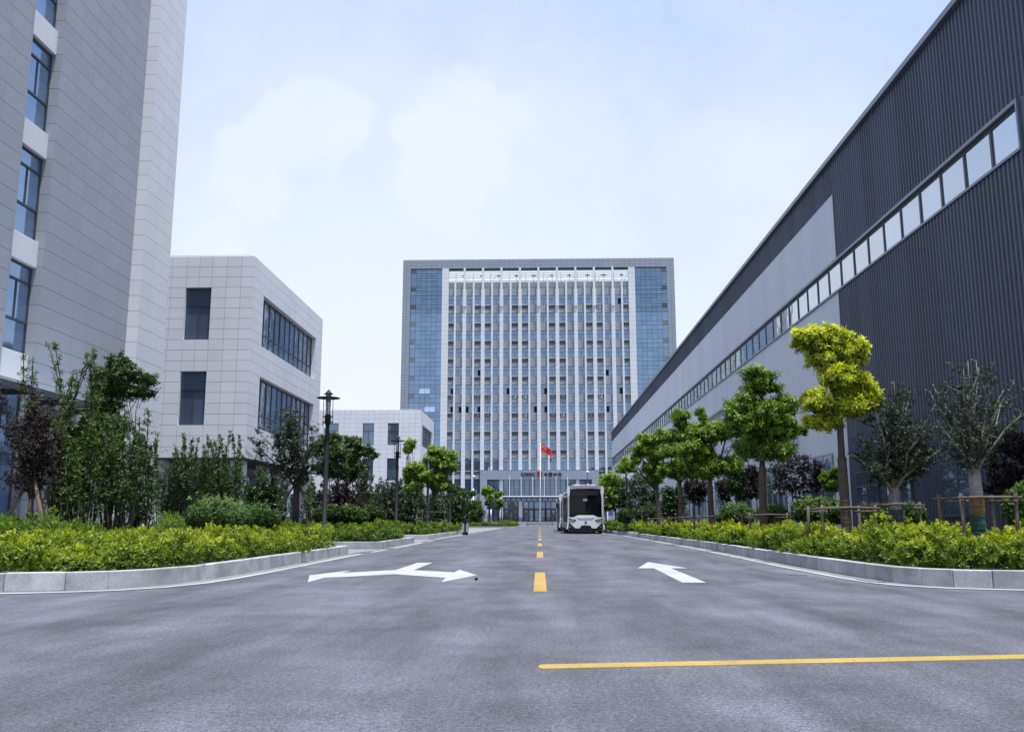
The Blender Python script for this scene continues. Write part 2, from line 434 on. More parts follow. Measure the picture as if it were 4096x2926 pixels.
def box_mesh(dx, dy, dz, m, bevel=0.0):
    key = (round(dx, 3), round(dy, 3), round(dz, 3), m.name, bevel)
    if key not in _BOX:
        me = bpy.data.meshes.new('slab')
        bm = bmesh.new()
        bmesh.ops.create_cube(bm, size=1.0)
        bmesh.ops.scale(bm, vec=(key[0], key[1], key[2]), verts=bm.verts)
        if bevel:
            bmesh.ops.bevel(bm, geom=bm.edges[:], offset=bevel, segments=1, affect='EDGES')
        bm.to_mesh(me); bm.free()
        me.materials.append(m)
        _BOX[key] = me
    return _BOX[key]
def slab(name, parent, x0, x1, y0, y1, z0, z1, m, bevel=0.0):
    return put(name, box_mesh(x1 - x0, y1 - y0, z1 - z0, m, bevel), parent, ((x0 + x1) / 2, (y0 + y1) / 2, (z0 + z1) / 2))
class Pieces:
    """alike pieces of one thing: the ones that show largest become parts, those past the limit one joined part"""
    def __init__(self, name, parent, limit=300): self.name, self.parent, self.limit, self.items = name, parent, limit, []
    def add(self, x0, x1, y0, y1, z0, z1, m):
        if x1 - x0 > .02 and y1 - y0 > .002 and z1 - z0 > .02: self.items.append((x0, x1, y0, y1, z0, z1, m))
    def flush(self):
        def size(it):
            x0, x1, y0, y1, z0, z1, m = it
            ok, d = seen(((x0 + x1) / 2, (y0 + y1) / 2, (z0 + z1) / 2))
            return ((x1 - x0) + (y1 - y0)) * (z1 - z0) / d ** 2 if ok else 0.0
        self.items.sort(key=size, reverse=True)
        for it in self.items[:self.limit]:
            slab(self.name, self.parent, *it)
        rest = {}
        for it in self.items[self.limit:]:
            rest.setdefault(it[6].name, []).append(it)
        for its in rest.values():
            b = MB()
            for it in its: b.box(*it[:6])
            b.build(self.name, its[0][6], self.parent, kind='stuff')

# ------------------------------------------------------------------ ground, road, markings, kerbs
MB().poly([(-3000, -3000, -.03), (3000, -3000, -.03), (3000, 3000, -.03), (-3000, 3000, -.03)]).build('ground', M_GRASS, kind='structure')
road = MB().poly([(-60, -60, 0), (60, -60, 0), (60, 186, 0), (-60, 186, 0)]).build('road', M_ASPHALT, kind='structure')
Z1, Z2 = .004, .008
def mark(name, pts, m, z=Z1):
    b = MB()
    b.prism(pts, 'z', -.004, z)
    return b.build(name, m, road)
# dashed centre line of the avenue
for k in range(16):
    y0 = 10.3 + k * 9.75
    mark('centre_dash', [(-.075, y0), (.075, y0), (.075, y0 + 3.9), (-.075, y0 + 3.9)], M_YELLOW_PAINT)
# centre line of the cross street, its end rounded
mark('street_centre_line', [(.012, 4.937), (-.006, 4.955), (-.013, 5.0), (-.006, 5.06), (.012, 5.083), (2.77, 5.53), (12, 7.05), (12, 6.90), (2.77, 5.38)], M_YELLOW_PAINT)
mark('turn_arrow', [(-2.99, 11.82), (-3.0, 12.76), (-2.16, 13.64), (-1.31, 12.81), (-1.27, 11.87), (-.92, 13.43), (-1.31, 14.98), (-1.32, 14.14), (-2.04, 14.82), (-2.05, 17.5), (-2.34, 17.5), (-2.33, 14.79), (-3.02, 14.0), (-3.03, 14.75), (-3.35, 13.31)], M_WHITE_PAINT)
mark('straight_arrow', [(1.82, 11.9), (2.12, 11.9), (2.2, 15.55), (2.48, 15.58), (2.10, 17.97), (1.65, 15.55), (1.91, 15.55)], M_WHITE_PAINT)

# dark drips of oil
for x, y, r in ((3.45, 15.2, .10), (3.75, 13.6, .13), (3.3, 17.5, .08), (-2.2, 18.6, .06)):
    mark('oil_stain', [(x + r * random.uniform(.6, 1.2) * math.cos(a), y + r * 1.8 * random.uniform(.6, 1.2) * math.sin(a)) for a in np.linspace(0, 2 * math.pi, 12)[:-1]], M_SEAM, Z1)

def arc(cx, cy, r, a0, a1, n):
    return [(cx + r * math.cos(R(a0 + (a1 - a0) * i / n)), cy + r * math.sin(R(a0 + (a1 - a0) * i / n))) for i in range(n + 1)]
KERB_L1 = [(-16, 8.55), (-10, 9.35), (-6.6, 9.93), (-5.93, 10.04), (-5.35, 10.25), (-4.98, 10.52), (-4.70, 10.95), (-4.52, 11.6), (-4.46, 12.5), (-4.46, 14.2), (-4.63, 22.1), (-14, 22.1)]
KERB_R1 = [(16, 12.3), (9, 11.3), (6.4, 10.92), (5.75, 10.88), (5.3, 10.98), (4.92, 11.16), (4.66, 11.45), (4.51, 11.95), (4.46, 12.9), (4.48, 16.0), (4.83, 26.9), (4.93, 36.9), (5.03, 52.3), (10.5, 52.3)]
KERB_L2 = [(-14, 26.4), (-5.2, 26.4), (-4.64, 26.8), (-4.78, 34.8), (-14, 34.8)]
KERB_L3 = [(-14, 41.2), (-5.5, 41.2), (-5.06, 41.6), (-5.18, 63.0), (-14, 63.0)]
KERB_L4 = [(-30, 128.0)] + arc(-5.6, 130.5, 2.5, 270, 350, 4) + [(-3.1, 150.0), (-30, 150.0)]
KERB_R2 = [(10.5, 57.2), (5.2, 57.2), (4.86, 57.6), (4.9, 120.0), (10.5, 120.0)]
def walk(poly, step):
    """resample a polyline: straight runs cut into equal lengths, short runs kept"""
    out = []
    for (ax, ay), (bx, by) in zip(poly, poly[1:]):
        L = math.hypot(bx - ax, by - ay); n = max(1, round(L / step))
        for i in range(n):
            out.append(((ax + (bx - ax) * i / n, ay + (by - ay) * i / n), (ax + (bx - ax) * (i + 1) / n, ay + (by - ay) * (i + 1) / n)))
    return out
KH = .208
def inward(poly, d):
    """polyline moved sideways; positive d lies left of the walking direction"""
    out = []
    for i, p in enumerate(poly):
        a = Vector(poly[max(i - 1, 0)]); b = Vector(poly[min(i + 1, len(poly) - 1)]); p = Vector(p)
        d1 = (p - a).normalized() if (p - a).length > 1e-6 else (b - p).normalized()
        d2 = (b - p).normalized() if (b - p).length > 1e-6 else d1
        n1, n2 = Vector((-d1.y, d1.x)), Vector((-d2.y, d2.x))
        n = (n1 + n2); n = n.normalized() if n.length > 1e-6 else n1
        out.append(tuple(p + n * (d / max(.35, n.dot(n1)))))
    return out
def kerb(poly, side, step=1.0, label=None):
    """side +1: planting lies left of the walking direction"""
    core = MB()
    inn = inward(poly, side * .02); back = inward(poly, side * .12)
    for i in range(len(poly) - 1):
        q = [inn[i], inn[i + 1], back[i + 1], back[i]]
        core.prism(q, 'z', -.02, KH - .012)
    k = core.build('kerb', M_JOINT_PALE, kind='structure')
    for (a, b) in walk(poly, step):
        a, b = Vector(a), Vector(b); L = (b - a).length
        d = (b - a) / L; n = Vector((-d.y, d.x)) * side
        c = (a + b) / 2 + n * .065
        o = put('kerb_stone', box_mesh(round(L - .006, 2), .13, KH, M_KERB, .008), k, (c.x, c.y, KH / 2 + random.uniform(-.004, .002)))
        o.rotation_euler = (random.uniform(-.006, .006), random.uniform(-.004, .004), math.atan2(d.y, d.x))
    return k
kerb(KERB_L1, 1); kerb(KERB_R1, -1); kerb(KERB_L2, 1); kerb(KERB_L3, 1); kerb(KERB_L4, 1, 2.0); kerb(KERB_R2, -1)
def strip(name, poly, side, d0, d1, m, z, a=0.0, b=None, dash=None):
    A, B = inward(poly, side * d0), inward(poly, side * d1)
    mb = MB()
    for i in range(len(poly) - 1):
        mb.prism([A[i], A[i + 1], B[i + 1], B[i]], 'z', z - .003, z)
    return mb
def road_side(poly, lo, hi):
    return [p for p in poly[lo:hi]]
# gutter slabs and white edge lines outside the kerbs
strip('gutter', KERB_L1[:-1], -1, 0.0, .245, M_GUTTER, Z1).build('gutter', M_GUTTER, kind='structure')
strip('gutter', KERB_R1[:-1], 1, 0.0, .245, M_GUTTER, Z1).build('gutter', M_GUTTER, kind='structure')
strip('edge_line', KERB_L1[:-1], -1, .245, .35, M_WHITE_PAINT, Z2).build('edge_line', M_WHITE_PAINT, road)
strip('edge_line', KERB_R1[:-1], 1, .245, .35, M_WHITE_PAINT, Z2).build('edge_line', M_WHITE_PAINT, road)
for x0, y0, x1, y1 in ((-4.34, 23.6, -4.34, 25.8), (-4.34, 27.2, -4.46, 34.9), (-4.50, 36.4, -4.54, 39.2), (-4.7, 41.4, -4.86, 64.0), (4.62, 55.5, 4.56, 61.0)) + tuple(
        (-4.9, y, -4.9, y + 4) for y in (67, 75, 83, 91, 99, 107, 115)) + ((4.46, 63, 4.5, 118),):
    mark('edge_line', [(x0 - .06, y0), (x0 + .06, y0), (x1 + .06, y1), (x1 - .06, y1)], M_WHITE_PAINT)
def sheet(name, pts, m, z=Z1, top=None):
    return MB().prism(pts, 'z', (z - .05) if top else z - .003, z).build(name, m, kind='structure')
sheet('pavement', [(-14.3, 22.25), (-4.66, 22.25), (-4.46, 26.27), (-14.3, 26.27)], M_PAVE)
sheet('pavement', [(-14.3, 34.95), (-4.6, 34.95), (-4.8, 41.05), (-14.3, 41.05)], M_PAVE)
sheet('pavement', [(-24, 63.13), (-5.0, 63.13), (-5.0, 127.7), (-24, 127.7)], M_PAVE)
sheet('pavement', [(-4.62, 26.9), (-4.42, 26.9), (-4.54, 34.9), (-4.76, 34.9)], M_GUTTER)
sheet('pavement', [(-5.04, 41.5), (-4.78, 41.5), (-4.94, 63.1), (-5.16, 63.1)], M_GUTTER)
def bed(pts):
    return MB().prism(pts, 'z', .01, .17).build('planting_bed', M_SOIL, kind='structure')
bed(inward(KERB_L1, .14)[1:-1] + [(-13.9, 21.9), (-13.9, 8.9)])
bed(inward(KERB_R1, -.14)[1:-1] + [(10.9, 52.1), (10.9, 11.7)])
bed(inward(KERB_L2, .14)[1:-1] + [(-13.9, 34.6), (-13.9, 26.6)])
bed(inward(KERB_L3, .14)[1:-1] + [(-13.9, 62.8), (-13.9, 41.4)])
bed([(-29.8, 128.2), (-5.6, 128.2), (-3.3, 131), (-3.3, 149.8), (-29.8, 149.8)])
bed(inward(KERB_R2, -.14)[1:-1] + [(10.4, 119.8), (10.4, 57.4)])
# drain grates in the right gutter, a dark pebble on the road
def drain(x, y, a, label):
    t = thing('drain_grate', (x, y, 0), label, 'drain grate', 'drain grates in the gutter')
    fr = MB().box(x - .10, x + .10, y - .3, y + .3, .0045, .009).build('grate_pit', M_BLACK, t)
    for i in range(9):
        slab('bar', t, x - .095, x + .095, y - .28 + i * .066, y - .25 + i * .066, .009, .016, M_STEEL)
drain(4.31, 12.2, 0, 'dark slotted drain grate set in the gutter at the right street corner')
drain(4.40, 18.2, 0, 'dark slotted drain grate in the right gutter, beyond the one at the corner')
pb = MB().lathe((-.85, 12.29, 0), [(.008, 0), (.022, .01), (.024, .022), (.014, .036), (.004, .04)], 9).build('pebble', M_BLACK, smooth=True)
tag(pb, 'small black pebble lying on the road beside the left turning arrow', 'pebble')

# ------------------------------------------------------------------ grey office block at the left edge
def office_block():
    t = thing('office_block', (-14.5, 30.5, 0), 'tall grey stone panelled block with a pale pier at the left edge', 'building')
    H, row = 24.0, .56
    MB().box(-32, -14.9, 13, 32.6, 0, H).build('wall_core', M_JOINT, t)
    MB().box(-14.9, -14.61, 13, 23.36, 0, H).box(-14.9, -14.61, 25.13, 32.6, 0, H).box(-14.61, -14.22, 30.68, 32.6, 0, H).build('wall_core', M_JOINT, t)
    zs = [0.0] + [.27 + row * i for i in range(43)]
    P = Pieces('stone_panel', t)
    g = .012; gv = .007
    ys = [25.12, 26.04, 26.95, 27.85, 28.78, 29.70, 30.56]
    yl = [23.37 - .93 * i for i in range(12)]
    for z0, z1 in zip(zs, zs[1:]):
        for a, b in zip(ys, ys[1:]): P.add(-14.6, -14.5, a + gv / 2, b - gv / 2, z0 + g / 2, z1 - g / 2, M_GREY_STONE)
        for a, b in zip(yl[1:], yl): P.add(-14.6, -14.5, a + gv / 2, b - gv / 2, z0 + g / 2, z1 - g / 2, M_GREY_STONE)
        P.add(-14.88, -14.5, 25.03, 25.118, z0 + g / 2, z1 - g / 2, M_GREY_STONE)
        P.add(-14.88, -14.5, 23.373, 23.46, z0 + g / 2, z1 - g / 2, M_GREY_STONE)
        P.add(-14.598, -14.1, 30.565, 30.66, z0 + g / 2, z1 - g / 2, M_CREAM)
        for a, b in ((30.662, 31.40), (31.40, 32.14), (32.14, 32.85)): P.add(-14.2, -14.1, a + gv / 2, b - gv / 2, z0 + g / 2, z1 - g / 2, M_CREAM)
        P.add(-20, -14.203, 32.61, 32.7, z0 + g / 2, z1 - g / 2, M_CREAM)
    P.flush()
    tops = [5.49, 8.85, 12.21, 15.57, 18.93, 22.29]
    for zt in tops:
        slab('spandrel', t, -14.9, -14.68, 23.465, 25.027, zt - .78, zt, M_CREAM, .012)
    def window(z0, z1, bars, mull):
        b = MB(); xa, xb = -14.87, -14.80
        y0, y1 = 23.465, 25.027
        b.box(xa, xb, y0, y0 + .06, z0, z1).box(xa, xb, y1 - .06, y1, z0, z1)
        b.box(xa, xb, y0 + .06, y1 - .06, z0, z0 + .06).box(xa, xb, y0 + .06, y1 - .06, z1 - .06, z1)
        for zb in bars: b.box(xa, xb + .01, y0 + .06, y1 - .06, zb - .03, zb + .03)
        b.box(xa, xb - .005, mull - .025, mull + .025, bars[0] + .03, bars[-1] - .03 if len(bars) > 1 else z1 - .06)
        w = b.build('window', M_FRAME, t)
        lv = [z0 + .06] + sum(([zb - .03, zb + .03] for zb in bars), []) + [z1 - .06]
        for i in range(0, len(lv), 2):
            mid = (i == 2) or len(bars) == 1 and i == 2
            if mid:
                slab('pane', w, -14.86, -14.83, y0 + .06, mull - .025, lv[i], lv[i + 1], M_GLASS_L1)
                slab('pane', w, -14.855, -14.825, mull + .025, y1 - .06, lv[i], lv[i + 1], M_GLASS_L1)
            else:
                slab('pane', w, -14.86, -14.83, y0 + .06, y1 - .06, lv[i], lv[i + 1], M_GLASS_L1)
    for zt in tops[:-1]: window(zt + .003, zt + 2.577, (zt + .92, zt + 2.07), 24.35)
    window(.28, 4.70, (2.65,), 24.2)
    c = MB().box(-14.48, -13.1, 20.5, 27.6, 4.22, 4.25).build('canopy_glass', M_LAMP_GLASS, t)
    b = MB()
    for y in (20.7, 22.9, 25.1, 27.3): b.box(-14.47, -13.2, y - .04, y + .04, 4.05, 4.2)
    b.box(-13.18, -13.1, 20.5, 27.6, 4.05, 4.2)
    b.build('canopy_frame', M_FRAME, t)
office_block()

# ------------------------------------------------------------------ white laboratory blocks
def lab_block(label, x0, y0, depth, wins, zo):
    t = thing('laboratory_block', (x0, y0, 0), label, 'building', 'white panelled blocks on the left side of the avenue')
    y1 = y0 + depth; top = 14.18 + zo; bot = 3.9 + zo; row = .54; g = .015 if y0 < 80 else .016
    MB().box(x0 - 19, x0 - .42, y0 + .42, y1 - .1, bot + .02, top - .05).build('wall_core', M_JOINT_PALE, t)
    bx0, bx1 = y0 + 1.78, y0 + depth - 1.62
    bands = [(9.84 + zo, 12.54 + zo), (5.52 + zo, 8.22 + zo)]
    zs = [bot + row * i for i in range(19)] + [top]
    zs[-2] = top - .56
    P = Pieces('wall_panel', t)
    # street front (east)
    ys = [y0] + [y0 + .1 + (depth - .1) * i / 15 for i in range(1, 16)]
    cuts = sorted(set([round(v, 3) for v in ys] + [round(bx0, 3), round(bx1, 3)]))
    cuts = [c for i, c in enumerate(cuts) if i == 0 or c - cuts[i - 1] > .25 or c in (round(bx0, 3), round(bx1, 3))]
    def rows(blocked):
        return [(a, b) for a, b in zip(zs, zs[1:]) if not (blocked and any(a >= z0 - .05 and b <= z1 + .05 for z0, z1 in bands))]
    for a, b in zip(cuts, cuts[1:]):
        inside = a >= bx0 - .02 and b <= bx1 + .02
        for za, zb in rows(inside): P.add(x0 - .1, x0, a + (.1 if a == y0 else g / 2), b - g / 2, za + g / 2, zb - g / 2, M_CREAM)
    # front towards the camera (south)
    xs = [x0, x0 - .65, x0 - 1.4, x0 - 2.15, x0 - 2.82, x0 - 3.48]
    while xs[-1] > x0 - 19: xs.append(xs[-1] - .75)
    for a, b in wins:
        xs = [x for x in xs if not (a - .3 < x < a + .3 or b - .3 < x < b + .3 or abs(x - (a + b) / 2) < .3)] + [a, b, (a + b) / 2]
    xs = sorted(set(xs))
    for a, b in zip(xs, xs[1:]):
        inside = any(a >= w0 - .02 and b <= w1 + .02 for w0, w1 in wins)
        for za, zb in rows(inside): P.add(a + g / 2, b - (0 if b == x0 else g / 2), y0, y0 + .1, za + g / 2, zb - g / 2, M_CREAM)
    P.flush()
    # soffit, recessed ground floor
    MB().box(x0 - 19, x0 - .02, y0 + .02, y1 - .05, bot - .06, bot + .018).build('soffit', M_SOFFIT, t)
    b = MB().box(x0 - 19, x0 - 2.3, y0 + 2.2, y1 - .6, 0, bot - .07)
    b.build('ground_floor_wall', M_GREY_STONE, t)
    for i in range(4):
        y = y0 + .8 + i * (depth - 2.2) / 3
        slab('column', t, x0 - 1.0, x0 - .35, y, y + .7, 0, bot - .07, M_CREAM, .01)
    for i in range(4):
        x = x0 - 4.2 - i * 4.0
        slab('column', t, x - .7, x, y0 + .4, y0 + 1.1, 0, bot - .07, M_CREAM, .01)
    for i in range(3):
        y = y0 + 3.0 + i * 3.6
        w = slab('window', t, x0 - 2.32, x0 - 2.22, y, y + 2.6, .35, bot - .5, M_FRAME)
        for k in range(2): slab('pane', w, x0 - 2.24, x0 - 2.2, y + .06 + k * 1.28, y + 1.26 + k * 1.28, .42, bot - .57, M_GLASS_LAB)
    for i in range(4):
        x = x0 - 6 - i * 4.0
        w = slab('window', t, x, x + 2.4, y0 + 2.1, y0 + 2.21, .35, bot - .5, M_FRAME)
        for k in range(2): slab('pane', w, x + .06 + k * 1.18, x + 1.16 + k * 1.18, y0 + 2.08, y0 + 2.12, .42, bot - .57, M_GLASS_LAB)
    # windows
    for z0, z1 in bands:
        tr = z1 - .94
        for w0, w1 in wins:
            b = MB(); ya, yb = y0 + .20, y0 + .27; f = .05
            b.box(w0, w0 + f, ya, yb, z0, z1).box(w1 - f, w1, ya, yb, z0, z1).box(w0 + f, w1 - f, ya, yb, z0, z0 + f).box(w0 + f, w1 - f, ya, yb, z1 - f, z1)
            b.box(w0 + f, w1 - f, ya - .01, yb, tr - .03, tr + .03)
            m = (w0 + w1) / 2
            b.box(m - .03, m + .03, ya - .005, yb, z0 + f, tr - .03)
            w = b.build('window', M_FRAME, t)
            slab('pane', w, w0 + f, w1 - f, ya + .03, ya + .05, tr + .03, z1 - f, M_GLASS_LAB)
            slab('pane', w, w0 + f, m - .03, ya + .03, ya + .05, z0 + f, tr - .03, M_GLASS_LAB)
            slab('pane', w, m + .03, w1 - f, ya + .035, ya + .055, z0 + f, tr - .03, M_GLASS_LAB)
            r = MB().box(w0 - .05, w0 - .002, y0 + .102, y0 + .42, z0 - .04, z1 + .04).box(w1 + .002, w1 + .05, y0 + .102, y0 + .42, z0 - .04, z1 + .04)
            r.box(w0, w1, y0 + .102, y0 + .42, z0 - .05, z0 - .002).box(w0, w1, y0 + .102, y0 + .42, z1 + .002, z1 + .05)
            r.build('window_reveal', M_CREAM, t)
        b = MB(); xa, xb = x0 - .34, x0 - .26; f = .06; zt = z0 + .80
        b.box(xa, xb, bx0, bx0 + f, z0, z1).box(xa, xb, bx1 - f, bx1, z0, z1).box(xa, xb, bx0 + f, bx1 - f, z0, z0 + f).box(xa, xb, bx0 + f, bx1 - f, z1 - f, z1)
        b.box(xa, xb + .01, bx0 + f, bx1 - f, zt - .03, zt + .03)
        n = 11; st = (bx1 - bx0 - f) / n
        for k in range(1, n): b.box(xa, xb + .006, bx0 + k * st, bx0 + k * st + f, z0 + f, z1 - f)
        w = b.build('window_band', M_FRAME, t)
        for k in range(n):
            ya, yb = bx0 + k * st + f, bx0 + (k + 1) * st
            dx = random.uniform(0, .012)
            slab('pane', w, xa + .02 + dx, xa + .04 + dx, ya, yb, zt + .03, z1 - f, M_GLASS_LAB)
            slab('pane', w, xa + .02 + dx, xa + .04 + dx, ya, yb, z0 + f, zt - .03, M_GLASS_LAB)
        r = MB().box(x0 - .42, x0 - .102, bx0 - .05, bx0 - .002, z0 - .04, z1 + .04).box(x0 - .42, x0 - .102, bx1 + .002, bx1 + .05, z0 - .04, z1 + .04)
        r.box(x0 - .42, x0 - .102, bx0, bx1, z0 - .05, z0 - .002).box(x0 - .42, x0 - .102, bx0, bx1, z1 + .002, z1 + .05)
        r.build('window_reveal', M_CREAM, t)
    # lightning rod rail along the parapet
    b = MB(); zr = top + .09
    b.tube([(x0 - 18.5, y0 + .15, zr), (x0 - .4, y0 + .15, zr), (x0 - .16, y0 + .4, zr), (x0 - .16, y1 - .3, zr)], .012, 5)
    for i in range(14): b.tube([(x0 - .9 - i * 1.3, y0 + .15, top - .05), (x0 - .9 - i * 1.3, y0 + .15, zr)], .008, 4)
    for i in range(10): b.tube([(x0 - .16, y0 + 1 + i * 1.3, top - .05), (x0 - .16, y0 + 1 + i * 1.3, zr)], .008, 4)
    b.build('roof_rail', M_STEEL, t)
lab_block('white panelled three storey block with long ribbon windows right beside the grey office block', -14.5, 44.0, 14.65, [(-17.97, -16.65), (-23.9, -22.6)], 0.0)
lab_block('white panelled three storey block farther down the avenue, in front of the blue glass tower', -14.6, 110.0, 14.0, [(-18.65, -17.28), (-21.75, -20.35), (-26.1, -24.74)], .27)

# ------------------------------------------------------------------ office tower closing the avenue
def tower():
    Y = 185.0
    t = thing('office_tower', (0, Y, 0), 'wide office tower with white fins and blue glass corners closing the avenue', 'building')
    WC = [-15.66 + 3.91 * k for k in range(9)]
    NC = [-17.64 + 3.91 * k for k in range(10)]
    T = [13.71 + 3.815 * k for k in range(10)]
    # cores
    MB().box(-20.5, 20.4, Y + .75, Y + 18, 0, 49.8).box(-28.6, -20.5, Y + .75, Y + 18, 0, 53.9).box(20.4, 28.5, Y + .75, Y + 18, 0, 53.9).build('wall_core', M_DARK_INT, t)
    MB().box(-20.5, 20.4, Y + 2.6, Y + 3.0, 49.8, 51.45).box(-20.5, 20.4, Y + 2.5, Y + 3.1, 51.45, 51.6).build('parapet', M_TOWER_WHITE, t)
    # grey frame round the front, panelled
    fr = MB()
    def panels(x0, x1, z0, z1, y0, y1, dx, dz, gap=.03):
        nx, nz = max(1, round((x1 - x0) / dx)), max(1, round((z1 - z0) / dz))
        for i in range(nx):
            for k in range(nz):
                a, b = x0 + (x1 - x0) * i / nx, x0 + (x1 - x0) * (i + 1) / nx
                c, d = z0 + (z1 - z0) * k / nz, z0 + (z1 - z0) * (k + 1) / nz
                fr.box(a + gap / 2, b - gap / 2, y0 + random.uniform(0, .012), y1, c + gap / 2, d - gap / 2)
    panels(-28.85, -27.15, 0, 55.9, Y - .3, Y - .1, .85, .62)
    panels(27.0, 28.65, 0, 55.9, Y - .3, Y - .1, .85, .62)
    panels(-27.15, 27.0, 53.95, 55.9, Y - .3, Y - .1, 1.1, .65)
    # sides
    ny = 17
    for sx in (-28.85, 28.45):
        for i in range(ny):
            for k in range(60):
                fr.box(sx, sx + .2, Y - .09 + i * 1.07, Y + .95 + i * 1.07, .02 + k * .93, .92 + k * .93)
    fr.build('granite_panel', M_TOWER_GREY, t, kind='stuff')
    MB().box(-28.83, -27.17, Y - .09, Y + .74, 0, 55.85).box(27.02, 28.63, Y - .09, Y + .74, 0, 55.85).box(-27.17, 27.02, Y - .09, Y + 1.8, 53.97, 55.85).build('frame_core', M_RECESS, t)
    # white fins
    P = Pieces('fin_block', t)
    bh = .94
    for x0, x1 in ((-20.45, -19.05), (18.95, 20.35)):
        z = 0.0
        while z < 53.9: P.add(x0, x1, Y - .35, Y + .5, z + .012, min(z + bh, 53.93) - .012, M_TOWER_WHITE); z += bh
    for xc in WC:
        z = 11.3 if abs(xc) < 12 else 0.0
        while z < 49.2: P.add(xc - .39, xc + .39, Y - .35, Y + .5, z + .012, min(z + bh, 49.2) - .012, M_TOWER_WHITE); z += bh
    P.flush()
    b = MB(); bk = MB(); up = MB()
    for xc in NC:
        z = 11.3 if abs(xc) < 12 else 0.0
        while z < 51.0: b.box(xc - .2, xc + .2, Y - .3, Y + .45, z + .012, min(z + bh, 51.05) - .012); z += bh
    b.build('slim_fin', M_TOWER_WHITE, t, kind='stuff')
    for xc in WC:
        o = MB().box(xc - .39, xc - .25, Y - .5, Y - .36, 45.65, 49.3).box(xc + .25, xc + .39, Y - .5, Y - .36, 45.65, 49.3).box(xc - .245, xc + .245, Y - .6, Y - .36, 45.55, 49.32)
        o.build('fin_bracket', M_TOWER_WHITE, t)
        slab('fin_post', t, xc - .225, xc + .225, Y - .58, Y - .1, 49.33, 53.93, M_TOWER_WHITE, .01)
    slab('curtain_core', t, -27.13, -20.47, Y + .03, Y + .74, 0, 53.93, M_DARK_INT); slab('curtain_core', t, 20.37, 26.98, Y + .03, Y + .74, 0, 53.93, M_DARK_INT)
    # gaps between the fins
    edges = [(-20.45, -19.05)] + sorted([(x - .39, x + .39) for x in WC] + [(x - .2, x + .2) for x in NC]) + [(18.95, 20.35)]
    gaps = [(a[1], b_[0]) for a, b_ in zip(edges, edges[1:])]
    AC = {0, 3, 4, 7, 8, 11, 12, 15, 16, 19}
    OPEN = {(18, 9, 1), (16 + 1, 5, 0), (7 - 1, 4, 1), (10, 4, 1), (18, 4, 1), (0, 3, 1), (1, 3, 1), (2, 3, 0), (9, 3, 1), (10, 3, 1), (17, 3, 0), (3, 5, 1), (3, 3, 1), (0, 4, 1)}
    sp, sill, rec = MB(), MB(), MB()
    trans, case = [], []
    def glazing(x0, x1, zb, zt, tr, key=None):
        w = MB(); ya, yb = Y + .20, Y + .28; f = .045
        w.box(x0, x0 + f, ya, yb, zb, zt).box(x1 - f, x1, ya, yb, zb, zt).box(x0 + f, x1 - f, ya, yb, zb, zb + f).box(x0 + f, x1 - f, ya, yb, zt - f * 1.6, zt)
        w.box(x0 + f, x1 - f, ya - .02, yb, tr - .03, tr + .03)
        m = (x0 + x1) / 2
        w.box(m - .03, m + .03, ya - .01, yb, zb + f, tr - .03)
        o = w.build('window', M_FRAME, t)
        slab('transom_pane', o, x0 + f, x1 - f, ya + .03, ya + .05, tr + .03, zt - f * 1.6, M_GLASS_TOWER)
        for side, (a, c) in enumerate(((x0 + f, m - .03), (m + .03, x1 - f))):
            if key and (key[0], key[1], side) in OPEN:
                # slid open: the leaf stands behind its neighbour
                sh = (m - x0) * .82 * (1 if side == 0 else -1)
                case.append((o, a + sh, c + sh, ya + .055, ya + .07, zb + f, tr - .03))
            else:
                case.append((o, a, c, ya + .03, ya + .05, zb + f, tr - .03))
    for gi, (x0, x1) in enumerate(gaps):
        prev_top = None
        for k, zt in enumerate(T):
            zb = zt - (2.0 if k else 2.44)
            glazing(x0, x1, zb, zt, zt - .75, (gi, k))
            zn = T[k - 1] if k else None
            if k:
                s1 = zb - .005
                if gi in AC:
                    sill.box(x0, x1, Y - .02, Y + .4, zb - .14, zb - .03)
                    rec.box(x0, x1, Y + .5, Y + .6, zb - .9, zb - .15)
                    s1 = zb - .92
                # grey spandrel of panels
                z = zn + .02; n = max(1, round((s1 - z) / .6)); h = (s1 - z) / n
                for q in range(n):
                    xm = (x0 + x1) / 2
                    sp.box(x0 + .008, xm - .012, Y + .16 + random.uniform(0, .01), Y + .4, z + q * h + .012, z + (q + 1) * h - .012)
                    sp.box(xm + .012, x1 - .008, Y + .16 + random.uniform(0, .01), Y + .4, z + q * h + .012, z + (q + 1) * h - .012)
        for q in range(3):
            sp.box(x0 + .008, x1 - .008, Y + .16, Y + .4, 48.07 + q * .6, 48.64 + q * .6)
        if not -12.2 < (x0 + x1) / 2 < 12.2:
            glazing(x0, x1, 6.6, 9.47, 8.5); glazing(x0, x1, 2.1, 5.1, 4.2)
            rec.box(x0, x1, Y + .5, Y + .6, 10.35, 11.0)
            for a, c in ((9.5, 10.33), (5.13, 6.57), (.1, 2.07), (11.02, 11.25)):
                sp.box(x0 + .008, x1 - .008, Y + .16, Y + .4, a, c)
    for o, a, c, y0, y1, z0, z1 in case[:300]: slab('casement_pane', o, a, c, y0, y1, z0, z1, M_GLASS_TOWER)
    b = MB()
    for o, a, c, y0, y1, z0, z1 in case[300:]: b.box(a, c, y0, y1, z0, z1)
    b.build('casement_pane', M_GLASS_TOWER, t, kind='stuff')
    sp.build('spandrel_panel', M_TOWER_SPAN, t, kind='stuff')
    sill.build('window_sill', M_TOWER_WHITE, t, kind='stuff')
    rec.build('recess_back', M_RECESS, t, kind='stuff')
